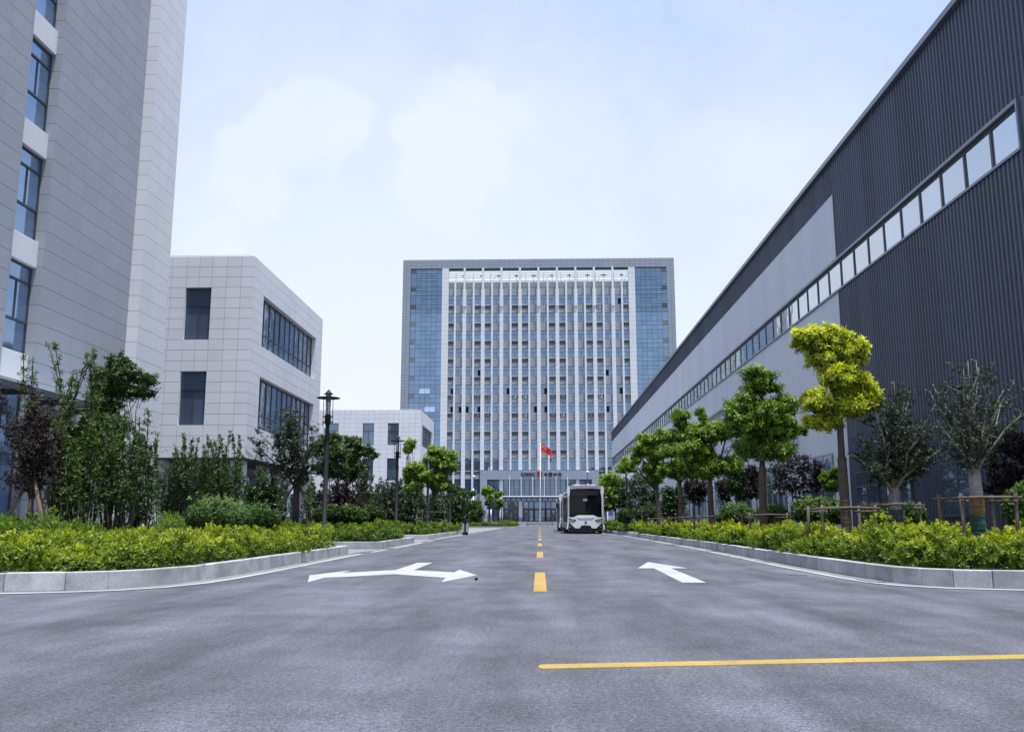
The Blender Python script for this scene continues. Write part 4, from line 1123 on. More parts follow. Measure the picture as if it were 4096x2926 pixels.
# ------------------------------------------------------------------ buses
def bus(Y, label, dx=0.0, length=12.6, green=False):
    t = thing('bus', (3.1 + dx, Y, 0), label, 'bus', 'white city buses parked along the right kerb')
    L, Rr = 1.87 + dx, 4.35 + dx
    Yb = Y + length
    def X(p): return [(x + dx, z) for x, z in p]
    # body with rounded roof edges
    sec = [(L + .04, .36), (L, .7), (L, 2.75), (L + .10, 3.02), (L + .35, 3.14), (Rr - .35, 3.14), (Rr - .10, 3.02), (Rr, 2.75), (Rr, .7), (Rr - .04, .36)]
    MB().prism(sec, 'y', Y + .36, Yb).build('body', M_BUS_WHITE, t)
    if green: MB().prism([(x, z) for x, z in ((L - .01, 2.74), (L + .09, 3.03), (L + .14, 3.03), (L + .05, 2.74))], 'y', Y + .45, Y + 7).build('green_stripe', M_BUS_GREEN, t)
    # dark window bands along both sides
    for xs, nm in ((L - .012, -1), (Rr - .003, 1)):
        slab('side_glass', t, xs, xs + .015, Y + .37, Yb - .37, .5, 2.86, M_BUS_GLASS)
        for k in range(7):
            y = Y + 1.9 + k * 1.45
            slab('window_bar', t, xs - .008, xs + .02, y, y + .07, .68, 2.78, M_BUS_BLACK)
        for ya, yb in ((Y + 1.35, Y + 2.45), (Y + 6.2, Y + 7.4)):
            d = slab('door', t, xs - .012, xs + .022, ya, yb, .45, 2.5, M_BUS_BLACK)
            slab('door_glass', d, xs - .016, xs + .028, ya + .08, (ya + yb) / 2 - .03, .6, 2.4, M_BUS_GLASS)
            slab('door_glass', d, xs - .016, xs + .028, (ya + yb) / 2 + .03, yb - .08, .6, 2.4, M_BUS_GLASS)
        slab('skirt', t, xs - .004, xs + .01, Y + .6, Yb - .1, .36, .62, M_BUS_BLACK)
        slab('rear_pillar', t, xs - .03, xs + .04, Yb - .36, Yb - .02, .4, 3.0, M_BUS_WHITE, .01)
    # front: glass and mask
    MB().prism(X([(1.93, .34), (4.28, .34), (4.30, .9), (4.25, 2.6), (4.22, 3.0), (2.04, 3.0), (1.98, 2.6), (1.90, .9)]), 'y', Y + .10, Y + .36).build('front_mask', M_BUS_BLACK, t)
    wind = []
    ws = MB()
    for k in range(9):
        u = k / 8; x = 2.0 + 2.2 * u; y = Y + .09 - .07 * math.sin(math.pi * u)
        ws.v += [(x + dx, y, 1.12), (x + dx, y - .01, 1.9), (x + dx, y + .03, 2.95)]
    for k in range(8):
        for j in range(2):
            a = k * 3 + j
            ws.f.append((a, a + 3, a + 4, a + 1))
    ws.build('windscreen', M_BUS_GLASS, t, True)
    slab('destination_sign', t, 2.25 + dx, 3.95 + dx, Y + .01, Y + .045, 2.58, 2.9, M_BUS_BLACK)
    fa = X([(1.95, .78), (1.95, 1.10), (2.28, 1.10), (2.58, 1.245), (3.63, 1.245), (3.93, 1.10), (4.24, 1.10), (4.24, .78), (3.80, .37), (3.52, .37), (3.40, .56), (2.81, .56), (2.69, .37), (2.40, .37)])
    MB().prism(fa, 'y', Y - .06, Y + .12).build('front_panel', M_BUS_WHITE, t)
    MB().prism(X([(2.55, 1.12), (3.66, 1.12), (3.5, 1.03), (2.7, 1.03)]), 'y', Y - .085, Y - .055).build('front_crease', M_BUS_WHITE, t)
    for s in (0, 1):
        q = [(1.96, 1.03), (2.47, .93), (2.35, .81), (1.98, .81)]
        if s: q = [(6.19 - x, z) for x, z in q][::-1]
        h = MB().prism(X(q), 'y', Y - .075, Y - .05).build('headlight', M_BUS_BLACK, t)
        for cx in (2.07, 2.24):
            cx = cx if not s else 6.19 - cx
            MB().prism([(cx + dx + .055 * math.cos(a), .895 + .055 * math.sin(a)) for a in np.linspace(0, 2 * math.pi, 13)[:-1]], 'y', Y - .10, Y - .07).build('lens', M_LENS, h)
        pl = [(1.80, .32), (1.87, .75), (1.93, 1.25), (1.95, 2.45), (1.83, 2.78), (1.87, 3.13), (1.99, 3.21), (2.05, 3.03), (2.06, 2.78), (2.00, 2.48), (1.985, 1.25), (1.95, .85), (1.95, .6), (1.90, .32)]
        if s: pl = [(6.19 - x, z) for x, z in pl][::-1]
        MB().prism(X(pl), 'y', Y - .10, Y + .14).build('corner_pillar', M_BUS_WHITE, t)
        fx = 2.05 if not s else 4.14
        MB().prism([(fx + dx + .04 * math.cos(a), .47 + .04 * math.sin(a)) for a in np.linspace(0, 2 * math.pi, 11)[:-1]], 'y', Y + .07, Y + .102).build('fog_lamp', M_LENS, t)
        # mirror on an arm
        mx = 1.70 if not s else 4.49
        m = MB().tube([((1.95 if not s else 4.24) + dx, Y + .05, 2.62), (mx + dx, Y - .25, 2.6), (mx + dx, Y - .28, 2.45)], .025, 6).build('mirror_arm', M_BUS_BLACK, t)
        slab('mirror', m, mx - .10 + dx, mx + .10 + dx, Y - .34, Y - .2, 1.96, 2.45, M_BUS_BLACK, .03)
    MB().prism(X([(1.99, 3.21), (1.99, 3.16), (2.09, 2.985), (2.6, 3.02), (3.1, 3.03), (3.6, 3.02), (4.10, 2.985), (4.2, 3.16), (4.2, 3.21), (3.1, 3.25)]), 'y', Y - .04, Y + .5).build('roof_visor', M_BUS_GREY, t)
    for x in (2.16, 4.02): slab('marker_lamp', t, x - .08 + dx, x + .08 + dx, Y - .055, Y - .038, 3.0, 3.03, M_LENS)
    # maker's emblem: a ringed bar sign
    e = MB()
    for x0, x1, z0, z1 in ((3.02, 3.18, .82, .84), (3.02, 3.18, .68, .70), (3.02, 3.04, .71, .81), (3.16, 3.18, .71, .81), (3.06, 3.14, .77, .785), (3.06, 3.14, .735, .75), (3.09, 3.11, .66, .86)): e.box(x0 + dx, x1 + dx, Y - .075, Y - .061, z0, z1)
    e.build('emblem', M_SIGN_BLACK, t)
    slab('wiper', t, 2.35 + dx, 3.0 + dx, Y - .03, Y - .005, 1.17, 1.19, M_BUS_BLACK)
    slab('wiper', t, 3.25 + dx, 3.95 + dx, Y - .03, Y - .005, 1.17, 1.19, M_BUS_BLACK)
    slab('dash_card', t, 2.95 + dx, 3.22 + dx, Y - .015, Y - .005, 2.18, 2.34, M_BUS_GREY)
    # underbody, wheels
    MB().box(L + .12, Rr - .12, Y + .4, Yb - .3, .13, .37).build('underbody', M_BUS_BLACK, t)
    MB().prism(X([(1.96, .34), (4.23, .34), (4.12, .14), (2.08, .14)]), 'y', Y + .12, Y + .5).build('bumper_lip', M_BUS_BLACK, t)
    for yw in (Y + 2.75, Yb - 3.2):
        for xa, xb in ((L - .02, L + .28), (Rr - .28, Rr + .02)):
            c = [(yw + .48 * math.cos(a), .49 + .48 * math.sin(a)) for a in np.linspace(0, 2 * math.pi, 25)[:-1]]
            w = MB().prism(c, 'x', xa, xb).build('wheel', M_RUBBER, t)
            xo = xa - .012 if xa < 2.5 else xb - .01
            MB().prism([(yw + .27 * math.cos(a), .49 + .27 * math.sin(a)) for a in np.linspace(0, 2 * math.pi, 19)[:-1]], 'x', xo, xo + .022).build('rim', M_STEEL, w)
    # roof equipment and ribbons
    MB().box(L + .45, Rr - .45, Y + 1.6, Y + 4.6, 3.14, 3.36).build('roof_pod', M_BUS_WHITE, t)
    if not green:
        b = MB()
        for i in range(16):
            x = 2.3 + dx + i * .115 + random.uniform(-.05, .05); z = 3.2 + random.uniform(0, .05)
            if 4 <= i <= 11 or i in (1, 14): b.lathe((x, Y + .75, z), [(.02, 0), (.05, .02), (.04, .06), (.015, .08)], 7)
        for x in (3.0, 3.28): b.tube([(x + dx, Y + .8, 3.2), (x - .04 + dx, Y + .8, 3.33), (x + .02 + dx, Y + .8, 3.45)], [.02, .03, .05], 6)
        b.build('red_ribbon', M_SIGN_RED, t)
        b = MB()
        for i in range(9): b.lathe((2.45 + dx + i * .17 + random.uniform(-.05, .05), Y + .7, 3.19), [(.02, 0), (.06, .02), (.05, .05), (.015, .07)], 7)
        b.build('white_rosette', M_WHITE, t)
bus(61.8, 'white and black bus parked at the right kerb with red ribbons on its roof')
bus(78.6, 'second bus half hidden behind the white bus, with a green roof stripe', dx=-.16, length=12.2, green=True)

# ------------------------------------------------------------------ vegetation
def unit(v): return v / np.maximum(np.linalg.norm(v, axis=1, keepdims=True), 1e-9)
def leaf_mesh(name, m, B, D, N, L, W, T, parent, origin):
    """one leaf = two triangles folded along the midrib"""
    n = len(B)
    D = unit(D); S = unit(np.cross(D, N)); N = np.cross(S, D)
    L = np.asarray(L).reshape(-1, 1); W = np.asarray(W).reshape(-1, 1)
    mid = B + D * L * .45
    tip = B + D * L - N * L * .10
    v = np.empty((n, 4, 3), dtype=np.float32)
    v[:, 0] = B; v[:, 1] = mid + S * W * .5 + N * W * .16; v[:, 2] = tip; v[:, 3] = mid - S * W * .5 + N * W * .16
    v = (v - np.array(origin, dtype=np.float32)).reshape(-1, 3)
    base = (np.arange(n) * 4)[:, None]
    tri = np.concatenate([base + 0, base + 1, base + 2, base + 0, base + 2, base + 3], axis=1).reshape(-1, 3)
    me = bpy.data.meshes.new(name)
    me.vertices.add(n * 4); me.vertices.foreach_set('co', v.ravel())
    me.loops.add(n * 6); me.loops.foreach_set('vertex_index', tri.ravel().astype(np.int32))
    me.polygons.add(n * 2)
    me.polygons.foreach_set('loop_start', (np.arange(n * 2) * 3).astype(np.int32))
    a = me.attributes.new('tint', 'FLOAT', 'POINT')
    a.data.foreach_set('value', np.repeat(np.clip(T, 0, 1), 4).astype(np.float32))
    me.materials.append(m)
    me.update(calc_edges=True)
    return put(name, me, parent, origin)
def sprigs(P, A, k, ln, wd, spread=(25, 85), stem=.06, tint=None, jit=.25):
    """k leaves round each twig tip P with axis A -> arrays of leaves"""
    n = len(P)
    A = unit(A)
    ref = np.where(np.abs(A[:, 2:3]) < .9, np.array([[0, 0, 1.0]]), np.array([[1.0, 0, 0]]))
    U = unit(np.cross(A, ref)); V = np.cross(A, U)
    ph = rng.uniform(0, 6.28, (n, 1)) + np.arange(k)[None] * 2.4
    t = (np.arange(k)[None] + rng.uniform(0, .6, (n, k))) / k
    el = np.radians(spread[0] + (spread[1] - spread[0]) * (1 - t) + rng.normal(0, 10, (n, k)))
    rad = U[:, None] * np.cos(ph)[..., None] + V[:, None] * np.sin(ph)[..., None]
    D = A[:, None] * np.cos(el)[..., None] + rad * np.sin(el)[..., None]
    N = A[:, None] * np.sin(el)[..., None] - rad * np.cos(el)[..., None]
    B = P[:, None] + A[:, None] * (stem * (t - 1))[..., None]
    sc = rng.uniform(1 - jit, 1 + jit, (n, k)) * (1.05 - .25 * t)
    Tn = (tint[:, None] if tint is not None else np.zeros((n, 1))) * (.5 + .8 * t) + rng.normal(0, .05, (n, k))
    r = lambda x: x.reshape(-1, 3)
    return r(B), r(D + rng.normal(0, .12, D.shape)), r(N + rng.normal(0, .15, N.shape)), (ln * sc).ravel(), (wd * sc).ravel(), Tn.ravel()
def lump_noise(P, s, seed):
    r = np.random.default_rng(seed)
    out = np.zeros(len(P))
    for _ in range(5):
        k = r.normal(0, s, 3); out += np.sin(P @ k + r.uniform(0, 6.28))
    return out / 5
def blob_points(blobs, n, shell=.45, up=.35, seed=0, rough=.28):
    """points in the outer part of a cluster of ellipsoids: (points, outward axes, height 0..1)"""
    bl = np.array(blobs, dtype=float)
    w = (bl[:, 3] * bl[:, 4] + bl[:, 4] * bl[:, 5] + bl[:, 3] * bl[:, 5]); w /= w.sum()
    idx = rng.choice(len(bl), n, p=w)
    d = unit(rng.normal(0, 1, (n, 3)))
    c, r = bl[idx, :3], bl[idx, 3:]
    lump = 1 + rough * lump_noise(d * 2.4 + idx[:, None] * 3.1, 1.9, seed)
    rr = lump * (1 - shell * rng.uniform(0, 1, n) ** 1.6)
    rr = rr * np.where(rng.uniform(0, 1, n) < .10, 1 + rng.exponential(.16, n), 1.0)
    P = c + d * r * rr[:, None]
    keep = np.ones(n, bool)
    for j in range(len(bl)):
        q = np.linalg.norm((P - bl[j, :3]) / bl[j, 3:], axis=1)
        keep &= ~((q < .55) & (idx != j))
    A = d / r * r.mean() + np.array([0, 0, up]) + rng.normal(0, .3, (n, 3))
    zlo, zhi = bl[:, 2].min() - bl[:, 5].max(), (bl[:, 2] + bl[:, 5]).max()
    # how exposed to open air: outward and upward points carry the young leaves
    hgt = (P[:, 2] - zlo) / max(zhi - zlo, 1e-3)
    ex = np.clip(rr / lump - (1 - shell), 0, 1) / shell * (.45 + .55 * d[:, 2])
    return P[keep], A[keep], np.clip(ex, 0, 1)[keep], hgt[keep]
def crooked(p, q, bend, n=4):
    p, q = Vector(p), Vector(q); out = []
    s = Vector((random.uniform(-1, 1), random.uniform(-1, 1), random.uniform(-.3, .3))) * bend
    for i in range(n + 1):
        u = i / n
        out.append(p.lerp(q, u) + s * math.sin(math.pi * u))
    return out

def tree(label, px, Y, blobs, lm, bark, r0=.075, n=1500, k=7, ln=.10, wd=.042, trunk_top=None, base_z=.15, shell=.5, tint=.35, spread=(25, 85), lean=0.0, wrap=None, name='tree', cat='tree', group=None, stems=1, bare=0, up=.35, rough=.5, depth=1.0, bole=0.0, limb=.5):
    """blobs in overview pixels (cx, cy, rx, ry) at distance Y"""
    bx = (at(px, 1158, Y)).x
    t = thing(name, (bx, Y, base_z), label, cat, group)
    B3 = []
    for b in blobs:
        cx, cy, rx, ry = b[:4]
        oy = b[4] if len(b) > 4 else random.uniform(-.3, .3)
        c = at(cx, cy, Y); sx = Y * OV / FPX
        R3 = (rx * sx, (rx + ry) * .5 * sx * depth, ry * sx)
        B3.append((c.x, Y + oy * R3[0], c.z, *R3))
    zmin = min(b[2] - b[5] * .3 for b in B3)
    zt = trunk_top if trunk_top else max(zmin, base_z + .5)
    mb = MB()
    tops = []; main = None
    top_c = np.mean([[b[0], b[1]] for b in B3], axis=0)
    if bole: mb.tube([(bx, Y, base_z - .1), (bx + .01, Y, bole * .6), (bx, Y, bole + .12)], [r0 * 1.25, r0 * 1.1, r0 * .95], 12)
    for s in range(stems):
        a = s * 2.4 + random.uniform(0, 1)
        o = (.0 if stems == 1 else r0 * 1.1)
        p0 = (bx + (.4 if bole else 1) * o * math.cos(a), Y + (.4 if bole else 1) * o * math.sin(a), bole if bole else base_z - .12)
        f = 0 if stems == 1 else .28
        pt = (bx + lean + f * math.cos(a) * (zt - base_z) * .35 + (top_c[0] - bx) * .3, Y + f * math.sin(a) * (zt - base_z) * .35, zt)
        rs = r0 if stems == 1 else r0 * .42
        path = crooked(p0, pt, .018 * (zt - base_z), 5); main = path if s == 0 else main
        mb.tube(path, [rs * (1.15 if i == 0 else 1 - .32 * i / 5) for i in range(6)], 9)
        tops.append((Vector(path[-1]), rs * .68))
    for i, b in enumerate(B3):
        o, rr = tops[i % len(tops)]
        start = o - Vector((0, 0, random.uniform(0, .25) * (zt - base_z) * limb))
        c = Vector(b[:3])
        mb.tube(crooked(start, c, .12 * (c - start).length, 4), [rr * .8, rr * .62, rr * .5, rr * .36, rr * .2], 6)
        for j in range(3 + bare):
            e = c + Vector((random.uniform(-1, 1) * b[3], random.uniform(-1, 1) * b[4], random.uniform(-.2, 1) * b[5])) * .85
            s0 = start.lerp(c, random.uniform(.5, 1))
            mb.tube(crooked(s0, e, .1 * (e - s0).length, 3), [rr * .32, rr * .24, rr * .16, rr * .07], 5)
    mb.build('trunk', bark, t, True)
    sub_ = []
    for b in B3:
        for q in range(8):
            d = Vector((random.gauss(0, 1), random.gauss(0, 1), random.gauss(.1, .8))).normalized()
            f = random.uniform(.42, .78); rr = random.uniform(.36, .62)
            sub_.append((b[0] + d.x * b[3] * f, b[1] + d.y * b[4] * f, b[2] + d.z * b[5] * f, b[3] * rr, b[4] * rr, b[5] * rr * .92))
        sub_.append((b[0], b[1], b[2], b[3] * .78, b[4] * .78, b[5] * .78))
        sub_.append((b[0], b[1], b[2], b[3] * .92, b[4] * .92, b[5] * .92))
    P, A, ex, hg = blob_points(sub_, int(n * 1.7), .75, up, random.randint(0, 9999), rough * .6)
    ext, exa = [], []
    for b in B3:
        for _ in range(9):
            d = Vector((random.gauss(0, 1), random.gauss(0, 1), random.gauss(.25, .8))).normalized()
            f1 = random.uniform(1.08, 1.38); e = Vector((b[3] * d.x, b[4] * d.y, b[5] * d.z))
            for q in range(6):
                f = .75 + (f1 - .75) * q / 5
                ext.append((b[0] + e.x * f + random.gauss(0, .025), b[1] + e.y * f + random.gauss(0, .025), b[2] + e.z * f + random.gauss(0, .025)))
                exa.append((d.x, d.y, d.z + up))
    P = np.concatenate([P, np.array(ext)]); A = np.concatenate([A, np.array(exa) + rng.normal(0, .3, (len(exa), 3))]); ex = np.concatenate([ex, np.full(len(ext), .75)])
    bl = np.array(B3); q = np.min(np.stack([np.linalg.norm((P - b[:3]) / b[3:], axis=1) for b in bl]), axis=0)
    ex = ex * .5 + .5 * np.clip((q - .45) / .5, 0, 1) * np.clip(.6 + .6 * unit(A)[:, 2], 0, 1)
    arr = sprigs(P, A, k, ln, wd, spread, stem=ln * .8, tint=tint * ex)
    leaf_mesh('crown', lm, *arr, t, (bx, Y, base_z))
    if wrap:
        for z0, z1, m_, nm in wrap:
            prof = []; nr = max(3, int((z1 - z0) / .045)); f0 = zt - base_z
            for i in range(nr * 2 + 1):
                z = z0 + (z1 - z0) * i / (nr * 2)
                rad = r0 * (1.3 - .2 * z / bole) if bole else r0 * (1.12 - .32 * (z - base_z) / f0)
                prof.append((rad + random.uniform(.004, .013), z))
            def axis(z):
                if bole: return bx, Y
                u = min(max((z - main[0].z) / (main[-1].z - main[0].z), 0), 1) * (len(main) - 1); i = min(int(u), len(main) - 2)
                q = main[i].lerp(main[i + 1], u - i)
                return q.x, q.y
            w = MB(); rings = []
            for r, z in prof:
                n0 = len(w.v); rings.append(n0)
                for j in range(12):
                    a = j * math.pi / 6
                    ax, ay = axis(z); w.v.append((ax + r * math.cos(a), ay + r * math.sin(a), z))
            for q0, q1 in zip(rings, rings[1:]):
                for j in range(12): w.f.append((q0 + j, q0 + (j + 1) % 12, q1 + (j + 1) % 12, q1 + j))
            w.build(nm, m_, t)
    return t
def stake_frame(x, y, w, d, h, label, group='wooden stake frames round the trees', yaw=0.0):
    t = thing('tree_support', (x, y, .15), label, 'tree stakes', group)
    ca, sa = math.cos(yaw), math.sin(yaw)
    def pt(a, b, z): return (x + a * ca - b * sa, y + a * sa + b * ca, z)
    for a in (-w / 2, w / 2):
        for b in (-d / 2, d / 2):
            j = lambda: random.uniform(-.04, .04)
            MB().tube([pt(a * 1.12 + j(), b * 1.1, .05), pt(a + j() * .3, b, h * .6), pt(a, b, h + .05)], [.031, .028, .026], 8).build('stake', M_STAKE, t, True)
    for b in (-d / 2 - .05, d / 2 + .05): MB().tube([pt(-w / 2 - .07, b, h - .02), pt(0, b, h + random.uniform(-.015, .015)), pt(w / 2 + .07, b, h - .01)], [.019, .021, .018], 8).build('rail', M_STAKE, t, True)
    for a in (-w / 2 + .05, w / 2 - .05): MB().tube([pt(a, -d / 2 - .1, h - .07), pt(a, d / 2 + .1, h - .06)], .02, 8).build('rail', M_STAKE, t, True)
    return t
def tripod(x, y, h, spread_, label, angles=(200, 330, 80)):
    t = thing('tree_support', (x, y, .15), label, 'tree stakes', 'slanting tree stakes on the left')
    for a in angles:
        a = R(a)
        MB().tube([(x + spread_ * math.cos(a), y + spread_ * math.sin(a), .1), (x + .06 * math.cos(a), y + .06 * math.sin(a), h)], [.04, .034], 8).build('stake', M_STAKE, t, True)

def vase(label, px, Y, fork_z, tips, lm, bark, r0=.08, m=60, k=5, ln=.05, wd=.026, side=.17, u0=.25, base=.15, tint=.4, wrap=(), group=None, twigs=5, rb=.36, spread=(25, 85)):
    """short bole, then many thin branches fanning up to tips given in overview pixels; leaves all along them"""
    bx = at(px, 1158, Y).x
    t = thing('tree', (bx, Y, base), label, 'tree', group)
    mb = MB()
    mb.tube([(bx - .01, Y, base - .1), (bx + .012, Y, fork_z * .6), (bx, Y, fork_z + .05)], [r0 * 1.25, r0 * 1.1, r0], 12)
    PP, AA, TT_ = [], [], []
    for i, (tx, ty) in enumerate(tips):
        tp = at(tx, ty, Y); tp.y += random.uniform(-.75, .75) * max(.5, abs(tp.x - bx) + .4)
        p0 = Vector((bx + random.uniform(-.4, .4) * r0, Y + random.uniform(-.4, .4) * r0, fork_z - random.uniform(0, .05)))
        d = tp - p0
        ctrl = p0 + Vector((d.x * random.uniform(.30, .55), d.y * .4, d.z * random.uniform(.48, .62)))
        n = 7; path = []
        for q in range(n + 1):
            u = q / n
            p = p0.lerp(ctrl, u).lerp(ctrl.lerp(tp, u), u)
            path.append(p + Vector((random.gauss(0, 1), random.gauss(0, 1), random.gauss(0, .5))) * .014 * d.length * (0 if q in (0, n) else 1))
        r1 = r0 * rb * random.uniform(.8, 1.15)
        mb.tube(path, [r1 * (1 - .86 * q / n) for q in range(n + 1)], 6)
        runs = [(path, 0.0)]
        for _ in range(twigs):
            q = random.randint(1, n - 1); s0 = path[q]
            e = s0 + Vector((random.gauss(0, 1), random.gauss(0, 1), abs(random.gauss(.5, .6)))).normalized() * random.uniform(.16, .38) * d.length * (1 - q / n * .5)
            tw = crooked(s0, e, .07 * d.length * .3, 3)
            mb.tube(tw, [r1 * .30 * (1 - q / n * .5), r1 * .22, r1 * .14, r1 * .06], 5)
            runs.append((tw, .35))
        for pth, off in runs:
            pa = np.array([list(p) for p in pth]); sg = len(pth) - 1; mm = m if off == 0 else int(m * .55)
            u = rng.uniform(u0 if off == 0 else .25, 1.0, mm) ** .75
            g = np.minimum((u * sg).astype(int), sg - 1); fr = (u * sg - g)[:, None]
            P = pa[g] * (1 - fr) + pa[g + 1] * fr
            o = unit(rng.normal(0, 1, (mm, 3)) + np.array([0, 0, .35]))
            P = P + o * (side * rng.uniform(.05, 1, mm))[:, None]
            PP.append(P); AA.append(o + np.array([0, 0, .4])); TT_.append(tint * rng.uniform(.1, 1, mm) * np.clip((P[:, 2] - fork_z) / 2.2, 0, 1))
    mb.build('trunk', bark, t, True)
    leaf_mesh('crown', lm, *sprigs(np.concatenate(PP), np.concatenate(AA), k, ln, wd, spread, stem=ln * .7, tint=np.concatenate(TT_)), t, (bx, Y, base))
    for z0, z1, m_, nm in wrap:
        nr = max(6, int((z1 - z0) / .022))
        MB().lathe((bx, Y, 0), [(r0 * (1.28 - .22 * z0 / fork_z) + random.uniform(.004, .014), z0 + (z1 - z0) * i / nr) for i in range(nr + 1)], 14).build(nm, m_, t, True)
    return t

# hedges: many small rounded bushes, leaves in rosettes
def inside(poly, x, y):
    c = False; j = len(poly) - 1
    for i in range(len(poly)):
        (xi, yi), (xj, yj) = poly[i], poly[j]
        if (yi > y) != (yj > y) and x < (xj - xi) * (y - yi) / (yj - yi) + xi: c = not c
        j = i
    return c
def hedge(label, poly, h, lm, spacing=.60, ln=.054, wd=.026, dens=1.25, tip=.85, name='hedge', cat='hedge', rad=.36, base=.16, spread=(15, 85), k=8, kind=None, hvar=.30):
    xs, ys = [p[0] for p in poly], [p[1] for p in poly]
    pts = []
    y = min(ys)
    row = 0
    while y < max(ys):
        x = min(xs) + (row % 2) * spacing / 2
        while x < max(xs):
            q = (x + random.uniform(-.4, .4) * spacing, y + random.uniform(-.4, .4) * spacing)
            if inside(poly, *q): pts.append(q)
            x += spacing
        y += spacing * .87; row += 1
    c = np.mean(np.array(poly), axis=0)
    t = thing(name, (float(c[0]), float(c[1]), base), label, cat)
    if kind: t['kind'] = kind
    allb = []
    st = MB()
    PP, AA, TT_ = [], [], []
    for i, (x, y) in enumerate(pts):
        hh = h * random.uniform(1 - hvar, 1 + hvar) * (1 + .14 * math.sin(x * 1.9 + y * .8) + .12 * math.sin(y * 2.3 - x * .7))
        rz = hh * .56
        r = rad * random.uniform(.85, 1.25)
        dist = max(math.hypot(x, y), 8)
        s = max(1.0, min(3.2, dist / 17))
        nn = int(150 * dens / s ** 1.7 * (r / .36) ** 2 * (h / .55) ** .6)
        d = unit(rng.normal(0, 1, (nn, 3)))
        d[:, 2] = np.where(d[:, 2] < -.75, -d[:, 2], d[:, 2])
        lump = 1 + .38 * lump_noise(d * 2.5, 1.9, i + 17)
        rr = lump * (1 - .42 * rng.uniform(0, 1, nn) ** 1.7)
        P = np.array([x, y, base + hh - rz]) + d * np.array([r, r, rz]) * rr[:, None]
        ok = P[:, 2] > base + .02
        # seldom keep what lies deep inside the mass
        PP.append(P[ok]); AA.append((d * np.array([.8, .8, .7]) + np.array([0, 0, .55]) + rng.normal(0, .28, (nn, 3)))[ok])
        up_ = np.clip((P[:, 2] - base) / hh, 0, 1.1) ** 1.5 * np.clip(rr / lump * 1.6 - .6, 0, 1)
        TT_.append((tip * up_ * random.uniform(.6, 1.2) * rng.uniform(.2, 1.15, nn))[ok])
        if dist < 30:
            for _ in range(3):
                st.tube([(x + random.uniform(-.06, .06), y + random.uniform(-.06, .06), base - .02), (x + random.uniform(-.5, .5) * r, y + random.uniform(-.5, .5) * r, base + hh * .75)], [.009, .004], 4, cap=False)
    P = np.concatenate(PP); A = np.concatenate(AA); T_ = np.concatenate(TT_)
    far = np.maximum(1.0, np.minimum(3.2, np.hypot(P[:, 0], P[:, 1]) / 17))
    out = []
    for lo, hi in ((.5, 1.25), (1.25, 2.0), (2.0, 5)):
        q = (far >= lo) & (far < hi)
        if q.any():
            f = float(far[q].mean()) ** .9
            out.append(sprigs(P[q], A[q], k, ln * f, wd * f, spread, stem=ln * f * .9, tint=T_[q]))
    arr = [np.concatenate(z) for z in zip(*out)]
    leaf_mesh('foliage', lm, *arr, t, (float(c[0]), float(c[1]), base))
    if st.v: st.build('stems', M_BARK_DARK, t, kind='stuff')
    return t

def bush(label, blobs, Y, lm, n=700, k=7, ln=.06, wd=.03, tint=.4, name='bush', cat='bush', group=None, spread=(20, 80), shell=.45, up=.4, rough=.2, stems=5, base=.15, depth=1.0, flowers=0):
    x0 = np.mean([b[0] for b in blobs])
    bx = at(float(x0), 1158, Y).x
    t = thing(name, (bx, Y, base), label, cat, group)
    B3 = []; sx = Y * OV / FPX
    for b in blobs:
        c = at(b[0], b[1], Y)
        B3.append((c.x, Y + (b[4] if len(b) > 4 else 0) * b[2] * sx, c.z, b[2] * sx, (b[2] + b[3]) * .5 * sx * depth, b[3] * sx))
    P, A, ex, hg = blob_points(B3, n, shell, up, random.randint(0, 9999), rough)
    ok = P[:, 2] > base
    P, A, ex = P[ok], A[ok], ex[ok]
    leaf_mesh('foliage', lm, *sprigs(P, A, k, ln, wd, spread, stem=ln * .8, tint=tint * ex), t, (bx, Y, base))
    mb = MB()
    for b in B3:
        for i in range(stems):
            e = Vector((b[0] + random.uniform(-.7, .7) * b[3], b[1] + random.uniform(-.6, .6) * b[4], b[2] + random.uniform(0, .6) * b[5]))
            s0 = Vector((b[0] * .6 + bx * .4 + random.uniform(-.12, .12), b[1] + random.uniform(-.12, .12), base - .05))
            r = .006 + .006 * b[5]
            mb.tube(crooked(s0, e, .08 * (e - s0).length, 3), [r * 1.5, r * 1.2, r, r * .5], 5)
    mb.build('stems', M_BARK_DARK, t, True, kind='stuff')
    if flowers:
        q = rng.choice(len(P), flowers)
        leaf_mesh('blossoms', M_PETAL, *sprigs(P[q], A[q], 5, .055, .05, (50, 80), stem=0.0, tint=rng.uniform(0, 1, flowers) ** 4), t, (bx, Y, base))
    return t
